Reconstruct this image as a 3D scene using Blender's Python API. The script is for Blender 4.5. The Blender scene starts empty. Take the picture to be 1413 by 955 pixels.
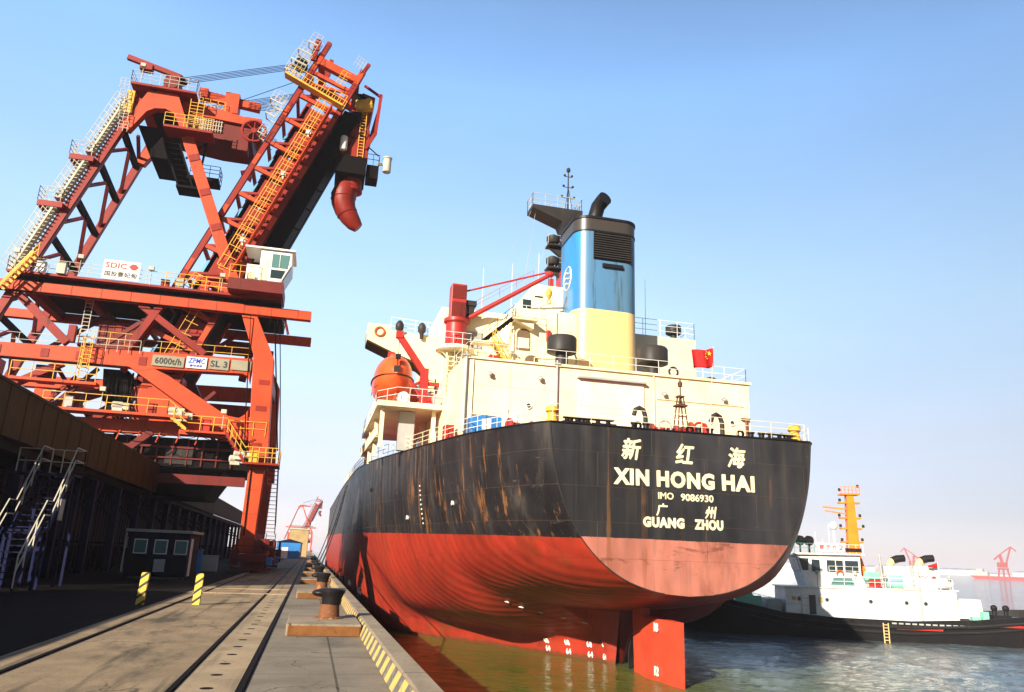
import bpy, bmesh, math, random
from mathutils import Vector, Matrix
random.seed(7)
SC = bpy.context.scene
COL = SC.collection

# ------------------------------------------------------------------ camera
F_PX, W_PX, H_PX = 1050.0, 1413.0, 955.0
cam_d = bpy.data.cameras.new("camera")
cam = bpy.data.objects.new("camera", cam_d)
COL.objects.link(cam)


def cam_matrix():
    # camera axes from the vanishing point of the quay edge and the tilt of the horizon
    cx, cy = W_PX / 2, H_PX / 2
    ray = lambda px, py: Vector(((px - cx) / F_PX, -(py - cy) / F_PX, -1.0))
    yc = ray(428, 759).normalized()
    zc = ray(1428, 759 + 37.5).cross(yc).normalized()
    if zc.y < 0:
        zc = -zc
    xc = yc.cross(zc)
    return Matrix((xc, yc, zc))


cam.matrix_world = Matrix.Translation((0, 0, 1.75)) @ cam_matrix().to_4x4()
cam_d.sensor_fit = 'HORIZONTAL'
cam_d.sensor_width = 36
cam_d.lens = 36 * F_PX / W_PX
cam_d.clip_start = 0.1
cam_d.clip_end = 30000
SC.camera = cam

# ------------------------------------------------------------------ light
SUN_EL = math.radians(24)
SUN_TO = Vector((.69, .72, 0)).normalized()          # horizontal direction the light travels
sun_dir = Vector((SUN_TO.x * math.cos(SUN_EL), SUN_TO.y * math.cos(SUN_EL), -math.sin(SUN_EL)))
sl = bpy.data.lights.new("sun", 'SUN')
sl.energy = 4.8
sl.angle = math.radians(.5)
sl.color = (1.0, .90, .74)
so = bpy.data.objects.new("sun", sl)
COL.objects.link(so)
so.rotation_euler = (-sun_dir).to_track_quat('Z', 'Y').to_euler()
so.location = (-60, -60, 60)

wd = bpy.data.worlds.new("World")
SC.world = wd
wd.use_nodes = True
nt = wd.node_tree
bg = nt.nodes['Background']
sky = nt.nodes.new('ShaderNodeTexSky')
sky.sky_type = 'NISHITA'
sky.sun_disc = False
sky.sun_elevation = SUN_EL
sky.sun_rotation = math.atan2(-SUN_TO.x, -SUN_TO.y)
sky.altitude = 0
sky.air_density = 1.0
sky.dust_density = .4
sky.ozone_density = 3.0
# hazy lavender band low on the sky
tc = nt.nodes.new('ShaderNodeTexCoord')
sx = nt.nodes.new('ShaderNodeSeparateXYZ')
nt.links.new(tc.outputs['Generated'], sx.inputs[0])
rp_ = nt.nodes.new('ShaderNodeValToRGB')
cr_ = rp_.color_ramp
STOPS = ((0, (.42, .385, .52)), (.065, (.46, .365, .40)), (.155, (.72, .52, .46)), (.31, (1.04, .86, .69)), (.41, (1.08, .96, .82)), (.56, (1.05, 1.07, 1.03)), (.85, (.50, .50, .50)))  # highest stop dims the overhead sky to deepen the shade
while len(cr_.elements) < len(STOPS):
    cr_.elements.new(.5)
for e_, (p_, c_) in zip(cr_.elements, STOPS):
    e_.position = p_
for e_, (p_, c_) in zip(cr_.elements, STOPS):
    e_.color = (*c_, 1)
nt.links.new(sx.outputs[2], rp_.inputs[0])
mu = nt.nodes.new('ShaderNodeMix')
mu.data_type = 'RGBA'
mu.blend_type = 'MULTIPLY'
mu.inputs[0].default_value = 1
nt.links.new(sky.outputs[0], mu.inputs[6])
nt.links.new(rp_.outputs[0], mu.inputs[7])
# sky dimmed behind the viewer to deepen the shade, and darker to seaward right
def wm(op, a, b, c=None):
    n = nt.nodes.new('ShaderNodeMath')
    n.operation = op
    for i, v in enumerate((a, b, c)):
        if v is None:
            continue
        if isinstance(v, bpy.types.NodeSocket):
            nt.links.new(v, n.inputs[i])
        else:
            n.inputs[i].default_value = v
    return n.outputs[0]


f1 = wm('MINIMUM', wm('MAXIMUM', wm('MULTIPLY_ADD', sx.outputs[0], -.60, 1.2), .5), 1.35)
f2 = wm('MINIMUM', wm('MAXIMUM', wm('MULTIPLY_ADD', sx.outputs[1], 1.6, .62), .28), 1.0)
fm_ = nt.nodes.new('ShaderNodeVectorMath')
fm_.operation = 'SCALE'
nt.links.new(mu.outputs[2], fm_.inputs[0])
cn = nt.nodes.new('ShaderNodeTexNoise')                 # faint uneven haze
cn.inputs['Scale'].default_value = 2.2
cn.inputs['Detail'].default_value = 5
cmap = nt.nodes.new('ShaderNodeMapping')
cmap.inputs['Scale'].default_value = (1, 1, 3.2)
nt.links.new(tc.outputs['Generated'], cmap.inputs[0])
nt.links.new(cmap.outputs[0], cn.inputs['Vector'])
f3 = wm('MULTIPLY_ADD', cn.outputs['Fac'], .22, .89)
nt.links.new(wm('MULTIPLY', wm('MULTIPLY', f1, f2), f3), fm_.inputs['Scale'])
nt.links.new(fm_.outputs[0], bg.inputs[0])
bg.inputs[1].default_value = .15
SC.view_settings.view_transform = 'Standard'
SC.view_settings.look = 'None'
SC.view_settings.exposure = 1.15
SC.view_settings.gamma = 1
SC.view_settings.use_curve_mapping = False
SC.cycles.max_bounces = 6
SC.cycles.volume_bounces = 0
SC.cycles.diffuse_bounces = 3

# ------------------------------------------------------------------ materials
def new_mat(name):
    m = bpy.data.materials.new(name)
    m.use_nodes = True
    t = m.node_tree
    return m, t, t.nodes['Principled BSDF']


def N(t, kind, **kw):
    n = t.nodes.new(kind)
    for k, v in kw.items():
        setattr(n, k, v)
    return n


def mixc(t, fac, a, b, mode='MIX'):
    n = t.nodes.new('ShaderNodeMix')
    n.data_type = 'RGBA'
    n.blend_type = mode
    n.clamp_factor = True
    for i, v in ((0, fac), (6, a), (7, b)):
        if isinstance(v, bpy.types.NodeSocket):
            t.links.new(v, n.inputs[i])
        elif i == 0:
            n.inputs[0].default_value = v
        else:
            n.inputs[i].default_value = (*v, 1)
    return n.outputs[2]


def mth(t, op, a, b=None, c=None):
    n = t.nodes.new('ShaderNodeMath')
    n.operation = op
    for i, v in enumerate((a, b, c)):
        if v is None:
            continue
        if isinstance(v, bpy.types.NodeSocket):
            t.links.new(v, n.inputs[i])
        else:
            n.inputs[i].default_value = v
    return n.outputs[0]


def noise(t, scale, sc3=(1, 1, 1), detail=4, rough=.6, world=True, dist=0):
    g = N(t, 'ShaderNodeNewGeometry') if world else N(t, 'ShaderNodeTexCoord')
    mp = N(t, 'ShaderNodeMapping')
    mp.inputs['Scale'].default_value = sc3
    t.links.new(g.outputs['Position' if world else 'Object'], mp.inputs[0])
    n = N(t, 'ShaderNodeTexNoise')
    n.inputs['Scale'].default_value = scale
    n.inputs['Detail'].default_value = detail
    n.inputs['Roughness'].default_value = rough
    n.inputs['Distortion'].default_value = dist
    t.links.new(mp.outputs[0], n.inputs['Vector'])
    return n.outputs['Fac']


def ramp(t, v, a, b):
    n = N(t, 'ShaderNodeMapRange')
    n.interpolation_type = 'SMOOTHSTEP'
    t.links.new(v, n.inputs[0])
    n.inputs[1].default_value = a
    n.inputs[2].default_value = b
    return n.outputs[0]


def bump(t, b, h, strength=.3, dist=.02):
    n = N(t, 'ShaderNodeBump')
    n.inputs['Strength'].default_value = strength
    n.inputs['Distance'].default_value = dist
    t.links.new(h, n.inputs['Height'])
    t.links.new(n.outputs[0], b.inputs['Normal'])


def paint(name, col, rough=.45, dirt=(.06, .03, .02), amount=.5, scale=.9, streak=.15, metallic=0, var=.25, bmp=.12, spec=.3):
    """weathered paint: cloudy tone change, run-down streaks of dirt or rust, fine specks"""
    m, t, b = new_mat(name)
    c = mixc(t, ramp(t, noise(t, scale * .7, detail=3), .3, .75), col, tuple(v * (1 - var) for v in col))
    st = ramp(t, noise(t, scale * 2.2, (1, 1, streak), 5, .65), .56, .74)
    c = mixc(t, mth(t, 'MULTIPLY', st, amount), c, dirt)
    sp = ramp(t, noise(t, scale * 9, detail=2), .64, .72)
    c = mixc(t, mth(t, 'MULTIPLY', sp, amount * .7), c, dirt)
    t.links.new(c, b.inputs['Base Color'])
    b.inputs['Roughness'].default_value = rough
    b.inputs['Metallic'].default_value = metallic
    b.inputs['Specular IOR Level'].default_value = spec
    if bmp:
        bump(t, b, noise(t, 1.4, detail=3), bmp, .05)
    return m


M = {}
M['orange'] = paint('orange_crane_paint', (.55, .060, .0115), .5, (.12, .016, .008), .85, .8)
M['boomred'] = paint('faded_dim_red_crane_paint', (.265, .0155, .0055), .5, (.05, .009, .005), .9, .8)  # orange crane paint again: fading, plus grazing-light darkening put into the colour
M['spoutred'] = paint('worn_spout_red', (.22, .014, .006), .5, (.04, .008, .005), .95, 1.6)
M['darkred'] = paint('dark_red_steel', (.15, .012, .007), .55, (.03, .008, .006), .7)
M['darksteel'] = paint('dark_steel', (.0050, .0036, .0034), .7, (.022, .009, .006), .5, spec=.08)
M['black'] = paint('black_paint', (.012, .011, .012), .45, (.05, .032, .02), .5, spec=.22)
M['yellow'] = paint('yellow_rail_paint', (.72, .40, .045), .5, (.25, .10, .03), .4)
M['galv'] = paint('galvanised_steel', (.52, .48, .38), .5, (.25, .17, .09), .4)
M['white'] = paint('white_paint', (.80, .79, .75), .4, (.42, .34, .22), .25)
M['cream'] = paint('cream_ship_paint', (.88, .765, .49), .42, (.58, .33, .11), .55, .5, .08)
M['palegrey'] = paint('pale_grey_house_paint', (.55, .52, .44), .45, (.35, .22, .1), .3, .5, .1)
M['doorshade'] = paint('painted_doorway_shade', (.16, .10, .05), .6, (.05, .03, .02), .6)  # brown stands for the shade inside an open doorway
M['seam'] = paint('seam_rust', (.06, .022, .012), .6, (.14, .05, .02), .6)
M['shipred'] = paint('red_deck_paint', (.42, .030, .024), .4, (.12, .02, .012), .4)
M['lifeorange'] = paint('orange_lifeboat_plastic', (.75, .095, .02), .3, (.45, .06, .02), .3, bmp=.05)
M['blue'] = paint('blue_steel', (.0045, .008, .042), .6, (.010, .010, .016), .6, spec=.12)
M['navy'] = paint('navy_cladding', (.003, .005, .022), .6, (.008, .008, .012), .6, spec=.12)
M['bluelight'] = paint('light_blue_belt_cover', (.12, .30, .48), .45, (.08, .12, .16), .5)
M['bluebox'] = paint('blue_locker', (.03, .20, .52), .45, (.03, .08, .15), .4)
M['tan'] = paint('tan_store_cladding', (.42, .30, .13), .6, (.25, .16, .07), .4)
M['grey'] = paint('grey_paint', (.40, .40, .38), .5, (.25, .2, .14), .3)
M['ventgrey'] = paint('dark_grey_vent_paint', (.032, .029, .027), .5, (.09, .055, .03), .4, spec=.2)
M['green'] = paint('green_deck_paint', (.06, .30, .20), .5, (.05, .10, .07), .5)
M['rubber'] = paint('black_rubber', (.015, .015, .015), .7, (.05, .045, .04), .4)
M['rope'] = paint('mooring_rope', (.05, .045, .04), .8, (.1, .09, .07), .4)
M['letter'] = paint('cream_letter_paint', (.82, .72, .48), .5, (.6, .4, .2), .25)
M['mark'] = paint('white_mark_paint', (.8, .78, .7), .5, (.5, .3, .2), .3)
M['blacktext'] = paint('black_letter_paint', (.03, .03, .035), .5, (.1, .1, .1), .1)
M['redtext'] = paint('red_letter_paint', (.7, .05, .04), .5, (.5, .1, .08), .1)
M['bluetext'] = paint('blue_letter_paint', (.03, .10, .5), .5, (.1, .1, .3), .1)
M['signgrey'] = paint('weathered_sign_face', (.30, .27, .19), .6, (.14, .11, .08), .5)
M['mastorange'] = paint('bright_orange_mast_paint', (.95, .22, .015), .4, (.6, .10, .01), .3)
M['flag'] = paint('red_flag_cloth', (.62, .012, .012), .8, (.45, .01, .01), .2, bmp=0)
M['star'] = paint('yellow_star_print', (.9, .62, .03), .8, (.8, .5, .02), .1, bmp=0)
M['buff'] = paint('buff_funnel_paint', (.82, .56, .24), .45, (.45, .22, .08), .3, .6, .08)
M['mint'] = paint('mint_cabinet_paint', (.22, .58, .42), .5, (.2, .35, .28), .3)
M['brownfascia'] = paint('brown_fascia_sheet', (.078, .042, .009), .7, (.022, .012, .004), .7, .6, .08, spec=.1)
M['farred'] = paint('faded_red_hull', (.40, .05, .035), .6, (.3, .06, .04), .3)
M['farwhite'] = paint('pale_shed_cladding', (.62, .62, .6), .6, (.45, .43, .4), .3)
M['fargrey'] = paint('grey_shed_roof', (.25, .28, .32), .6, (.2, .2, .2), .3)
M['tree'] = paint('far_tree_leaves', (.04, .07, .03), .8, (.02, .03, .015), .5)

m, t, b = new_mat('dark_window_glass')
b.inputs['Base Color'].default_value = (.02, .035, .04, 1)
b.inputs['Roughness'].default_value = .08
M['glass'] = m
m, t, b = new_mat('green_tinted_glass')
b.inputs['Base Color'].default_value = (.09, .19, .18, 1)
b.inputs['Roughness'].default_value = .1
M['greenglass'] = m
m, t, b = new_mat('bronze_propeller')
b.inputs['Base Color'].default_value = (.06, .05, .04, 1)
b.inputs['Metallic'].default_value = .3
b.inputs['Roughness'].default_value = .35
M['prop'] = m


def hull_mat(name, black, red, z0, slope, streaks=1.0, redvar=.5):
    """black topsides over red antifouling, split by the painted load line; plate seams, rust runs and scrapes"""
    m, t, b = new_mat(name)
    g = N(t, 'ShaderNodeNewGeometry')
    s = N(t, 'ShaderNodeSeparateXYZ')
    t.links.new(g.outputs['Position'], s.inputs[0])
    zz = mth(t, 'SUBTRACT', s.outputs[2], mth(t, 'MULTIPLY', mth(t, 'SUBTRACT', s.outputs[1], 45), slope))
    wob = mth(t, 'ADD', mth(t, 'MULTIPLY', mth(t, 'SUBTRACT', noise(t, 1.2), .5), .08), mth(t, 'MULTIPLY', mth(t, 'SUBTRACT', noise(t, 9, detail=5, rough=.75), .5), .11))
    fac = ramp(t, mth(t, 'ADD', zz, wob), z0 - .012, z0 + .012)
    # plating: brick pattern along the girth and the length
    cb = N(t, 'ShaderNodeCombineXYZ')
    t.links.new(mth(t, 'ADD', s.outputs[1], mth(t, 'MULTIPLY', s.outputs[0], .8)), cb.inputs[0])
    t.links.new(s.outputs[2], cb.inputs[1])
    br = N(t, 'ShaderNodeTexBrick')
    br.inputs['Scale'].default_value = 1
    br.inputs['Brick Width'].default_value = 5.2
    br.inputs['Row Height'].default_value = 1.9
    br.inputs['Mortar Size'].default_value = .02
    br.inputs['Mortar Smooth'].default_value = .8
    t.links.new(cb.outputs[0], br.inputs['Vector'])
    # black topsides
    kc = mixc(t, ramp(t, noise(t, .22, (1, 1, .6), 4), .35, .7), black, tuple(v * 2.2 + .006 for v in black))
    st = ramp(t, noise(t, .95, (1, 1, .07), 5, .62), .52, .72)
    kc = mixc(t, mth(t, 'MULTIPLY', st, .55 * streaks), kc, (.075, .060, .046))
    ru = ramp(t, noise(t, 1.0, (1.5, 1.5, .05), 7, .74), .555, .62)
    pat = ramp(t, noise(t, .16), .42, .56)
    kc = mixc(t, mth(t, 'MULTIPLY', mth(t, 'MULTIPLY', ru, pat), streaks), kc, (.165, .072, .026))
    sc = ramp(t, noise(t, 1.6, (.25, .25, 1.8), 7, .8), .625, .66)
    kc = mixc(t, mth(t, 'MULTIPLY', sc, .35 * streaks), kc, (.22, .20, .19))
    seam = mth(t, 'MULTIPLY', br.outputs['Fac'], mth(t, 'MULTIPLY', noise(t, .5), .9))
    kc = mixc(t, seam, kc, (.10, .060, .035))
    pale = ramp(t, noise(t, .55, (1.4, 1.4, .12), 6, .72), .57, .68)
    kc = mixc(t, mth(t, 'MULTIPLY', mth(t, 'MULTIPLY', pale, ramp(t, noise(t, .13), .40, .6)), .55 * streaks), kc, (.13, .105, .085))
    # red bottom paint
    rc = mixc(t, ramp(t, noise(t, .25, (1, 1, .5), 4), .35, .7), red, tuple(v * (1 - redvar * .6) for v in red))
    st2 = ramp(t, noise(t, 1.3, (1, 1, .10), 6, .68), .50, .74)
    rc = mixc(t, mth(t, 'MULTIPLY', st2, redvar), rc, (red[0] * .35, red[1] * .6, red[2] * .7))
    sc2 = ramp(t, noise(t, .9, (.35, .35, 1.2), 7, .75, dist=.6), .60, .68)
    rc = mixc(t, mth(t, 'MULTIPLY', sc2, .55), rc, (.065, .016, .010))
    dk = ramp(t, noise(t, .30, (1, 1, .45), 6, .7), .50, .68)
    rc = mixc(t, mth(t, 'MULTIPLY', dk, .75 * redvar), rc, (.075, .016, .008))
    ro = mth(t, 'MULTIPLY', ru, pat)
    rc = mixc(t, mth(t, 'MULTIPLY', ro, .8 * streaks), rc, (.16, .05, .012))
    lg = ramp(t, noise(t, 3.0, (.2, .2, 1.0), 5, .7), .66, .74)
    rc = mixc(t, mth(t, 'MULTIPLY', lg, .35), rc, (.50, .20, .12))
    rc = mixc(t, mth(t, 'MULTIPLY', seam, .8), rc, (.08, .02, .012))
    chip = ramp(t, noise(t, 7, (1, 1, .6), 5, .8), .655, .68)
    kc = mixc(t, mth(t, 'MULTIPLY', chip, .8), kc, (.16, .07, .035))
    rc = mixc(t, mth(t, 'MULTIPLY', chip, .7), rc, (.10, .03, .02))
    fz = mth(t, 'ADD', s.outputs[2], mth(t, 'MULTIPLY', noise(t, 1.6, (1, 1, .3), 6, .7), .7))
    rc = mixc(t, mth(t, 'MULTIPLY', ramp(t, fz, -4.05, -4.30), .7), rc, (.055, .040, .014))
    c = mixc(t, fac, rc, kc)
    t.links.new(c, b.inputs['Base Color'])
    rg = mixc(t, noise(t, .6), (.34, .34, .34), (.56, .56, .56))
    t.links.new(rg, b.inputs['Roughness'])
    b.inputs['Specular IOR Level'].default_value = .24
    dents = N(t, 'ShaderNodeTexWave')
    dents.wave_profile = 'SIN'
    dents.inputs['Scale'].default_value = .38
    dents.inputs['Distortion'].default_value = 1.2
    dents.inputs['Detail'].default_value = 2
    t.links.new(cb.outputs[0], dents.inputs['Vector'])
    hh = mth(t, 'ADD', mth(t, 'MULTIPLY', br.outputs['Fac'], .35), mth(t, 'MULTIPLY', noise(t, .45, (1, 1, .7), 2), 1.4))
    hh = mth(t, 'ADD', hh, mth(t, 'MULTIPLY', dents.outputs['Fac'], .55))
    bump(t, b, hh, .38, .10)
    return m


M['hull'] = hull_mat('ship_hull_paint', (.0095, .0083, .0092), (.37, .033, .0155), 2.99, .016)
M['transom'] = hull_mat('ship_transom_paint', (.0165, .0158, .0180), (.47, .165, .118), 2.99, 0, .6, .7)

# concrete and the quay
def concrete(name, col, dark, joints=None, stain=.5, lines=0):
    m, t, b = new_mat(name)
    g = N(t, 'ShaderNodeNewGeometry')
    s = N(t, 'ShaderNodeSeparateXYZ')
    t.links.new(g.outputs['Position'], s.inputs[0])
    c = mixc(t, ramp(t, noise(t, .8, detail=6), .35, .68), col, tuple(v * .72 for v in col))
    c = mixc(t, mth(t, 'MULTIPLY', ramp(t, noise(t, 14, detail=3), .5, .75), .35), c, dark)
    c = mixc(t, mth(t, 'MULTIPLY', ramp(t, noise(t, .5, (1, .35, 1), 7, .7), .50, .66), stain), c, dark)
    if lines:
        c = mixc(t, mth(t, 'MULTIPLY', ramp(t, noise(t, 3.2, (1, .05, 1), 4, .6), .52, .70), lines), c, dark)
    c = mixc(t, mth(t, 'MULTIPLY', ramp(t, noise(t, 2.1, (1, 1, 1), 8, .8), .60, .64), .35 * stain), c, tuple(v * .5 for v in dark))
    vo = N(t, 'ShaderNodeTexVoronoi')
    vo.feature = 'DISTANCE_TO_EDGE'
    vo.inputs['Scale'].default_value = .42
    wv = N(t, 'ShaderNodeVectorMath')
    wv.operation = 'ADD'
    t.links.new(g.outputs['Position'], wv.inputs[0])
    nz = N(t, 'ShaderNodeTexNoise')
    nz.inputs['Scale'].default_value = 1.4
    nz.inputs['Detail'].default_value = 5
    t.links.new(g.outputs['Position'], nz.inputs['Vector'])
    t.links.new(nz.outputs['Color'], wv.inputs[1])
    t.links.new(wv.outputs[0], vo.inputs['Vector'])
    crack = mth(t, 'MULTIPLY', mth(t, 'LESS_THAN', vo.outputs['Distance'], .006), ramp(t, noise(t, .35), .45, .6))
    c = mixc(t, mth(t, 'MULTIPLY', crack, .8), c, tuple(v * .5 for v in dark))
    oil = ramp(t, noise(t, .9, (1, .5, 1), 7, .75), .62, .70)
    c = mixc(t, mth(t, 'MULTIPLY', oil, .75 * stain), c, tuple(v * .6 for v in dark))
    spill = ramp(t, noise(t, 40, detail=2), .66, .72)
    c = mixc(t, mth(t, 'MULTIPLY', spill, .6), c, tuple(v * .4 for v in dark))
    h = noise(t, 30, detail=4)
    if joints:
        fr = mth(t, 'FRACT', mth(t, 'DIVIDE', s.outputs[1], joints))
        jf = mth(t, 'LESS_THAN', mth(t, 'ABSOLUTE', mth(t, 'SUBTRACT', fr, .5)), .018 / joints)
        c = mixc(t, mth(t, 'MULTIPLY', jf, .8), c, dark)
        h = mth(t, 'SUBTRACT', h, mth(t, 'MULTIPLY', jf, 3))
    t.links.new(c, b.inputs['Base Color'])
    b.inputs['Roughness'].default_value = .9
    b.inputs['Specular IOR Level'].default_value = .2
    bump(t, b, h, .6, .012)
    return m


M['apron'] = concrete('coal_and_shade_apron', (.014, .0125, .0115), (.005, .0047, .0044), 6, .8)  # coal dark, with the shade over this side put into the tone
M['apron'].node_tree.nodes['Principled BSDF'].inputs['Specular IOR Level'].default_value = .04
M['track'] = concrete('worn_track_concrete', (.295, .212, .128), (.05, .042, .03), None, .8, .7)
M['strip'] = concrete('pale_concrete_strip', (.37, .275, .17), (.10, .08, .052), None, .5, .45)
M['slab'] = concrete('grey_concrete_slab', (.225, .186, .14), (.06, .058, .046), 1.9, .55)
M['kerb'] = concrete('kerb_concrete', (.30, .235, .165), (.065, .048, .032), 3.0, .6)
M['quaywall'] = concrete('quay_wall_concrete', (.10, .085, .07), (.03, .028, .025), 8, .6)
M['rustplinth'] = paint('rusty_plinth_face', (.21, .088, .030), .85, (.06, .020, .009), 1.0, 5.0, .6, spec=.1)
M['creamwhite'] = paint('pale_cream_paint', (.86, .80, .62), .42, (.6, .4, .2), .4, .5, .1)
M['rustdark'] = paint('dark_rusty_steel', (.09, .04, .02), .7, (.2, .08, .03), .6)
M['rustiron'] = paint('rusty_cast_iron', (.17, .065, .026), .8, (.46, .25, .10), .9, 4.0, .4)

m, t, b = new_mat('worn_yellow_black_stripes')
g = N(t, 'ShaderNodeNewGeometry')
s = N(t, 'ShaderNodeSeparateXYZ')
t.links.new(g.outputs['Position'], s.inputs[0])
fr = mth(t, 'FRACT', mth(t, 'DIVIDE', mth(t, 'ADD', s.outputs[1], mth(t, 'MULTIPLY', s.outputs[2], 1.0)), .74))
fc = mth(t, 'GREATER_THAN', fr, .5)
c = mixc(t, fc, (.11, .10, .085), (.60, .38, .09))
c = mixc(t, mth(t, 'MULTIPLY', ramp(t, noise(t, 5, detail=6, rough=.75), .50, .62), .75), c, (.27, .22, .16))
t.links.new(c, b.inputs['Base Color'])
b.inputs['Roughness'].default_value = .8
M['stripes'] = m

m, t, b = new_mat('hazard_post_stripes')
g = N(t, 'ShaderNodeNewGeometry')
s = N(t, 'ShaderNodeSeparateXYZ')
t.links.new(g.outputs['Position'], s.inputs[0])
fr = mth(t, 'FRACT', mth(t, 'DIVIDE', mth(t, 'SUBTRACT', s.outputs[2], mth(t, 'MULTIPLY', s.outputs[0], .8)), .27))
fc = mth(t, 'GREATER_THAN', fr, .33)
c = mixc(t, fc, (.035, .032, .03), (.78, .52, .07))
c = mixc(t, mth(t, 'MULTIPLY', ramp(t, noise(t, 7, detail=5, rough=.7), .52, .66), .5), c, (.2, .15, .07))
t.links.new(c, b.inputs['Base Color'])
b.inputs['Roughness'].default_value = .6
M['poststripes'] = m

# funnel: black top, blue with a sooty aft side, buff below
m, t, b = new_mat('funnel_bands')
g = N(t, 'ShaderNodeNewGeometry')
s = N(t, 'ShaderNodeSeparateXYZ')
t.links.new(g.outputs['Position'], s.inputs[0])
soot = ramp(t, noise(t, .8, (1, 1, .22), 5, .65), .38, .66)
blue = mixc(t, mth(t, 'MULTIPLY', soot, .55), (.020, .225, .60), (.06, .085, .09))
aft = mth(t, 'LESS_THAN', s.outputs[1], 54.3)
drip = ramp(t, noise(t, 1.5, (1, 1, .045), 6, .7), .55, .62)
blue = mixc(t, mth(t, 'MULTIPLY', aft, .62), blue, (.10, .175, .215))
blue = mixc(t, mth(t, 'MULTIPLY', mth(t, 'MULTIPLY', drip, aft), .7), blue, (.05, .085, .095))
blue = mixc(t, mth(t, 'MULTIPLY', ramp(t, noise(t, 6, detail=4, rough=.75), .62, .67), .6), blue, (.12, .07, .045))
buff = mixc(t, mth(t, 'MULTIPLY', ramp(t, noise(t, 1.6, (1, 1, .1), 5), .55, .72), .35), (.80, .53, .215), (.42, .22, .09))
c = mixc(t, mth(t, 'GREATER_THAN', s.outputs[2], 20.95), buff, blue)
c = mixc(t, mth(t, 'GREATER_THAN', s.outputs[2], 27.65), c, (.045, .037, .03))
t.links.new(c, b.inputs['Base Color'])
b.inputs['Roughness'].default_value = .36
M['funnel'] = m

# water
m, t, b = new_mat('harbour_water')
g = N(t, 'ShaderNodeNewGeometry')
s = N(t, 'ShaderNodeSeparateXYZ')
t.links.new(g.outputs['Position'], s.inputs[0])
silt = ramp(t, mth(t, 'ADD', s.outputs[0], mth(t, 'MULTIPLY', noise(t, .08), 14)), 22, 52)
c = mixc(t, silt, (.088, .104, .016), (.080, .108, .120))
t.links.new(c, b.inputs['Base Color'])
b.inputs['Roughness'].default_value = .06
b.inputs['IOR'].default_value = 1.33
b.inputs['Specular IOR Level'].default_value = .36
n1 = noise(t, .42, (1, 1.8, 1), 3, .55, dist=.4)
n2 = noise(t, 1.5, (1, 1.7, 1), 4, .62, dist=.3)
n4 = noise(t, 5.0, (1, 1.4, 1), 3, .6)
n3 = ramp(t, noise(t, .05, (1, 1.5, 1), 3, .5), .25, .7)
hh = mth(t, 'ADD', mth(t, 'MULTIPLY', n1, .55), mth(t, 'ADD', mth(t, 'MULTIPLY', n2, .30), mth(t, 'MULTIPLY', n4, .06)))
hh = mth(t, 'MULTIPLY', hh, mth(t, 'ADD', .45, mth(t, 'MULTIPLY', n3, .8)))
bump(t, b, hh, 1.0, .35)
M['water'] = m

# ------------------------------------------------------------------ mesh helpers
ORG = {}


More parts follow.
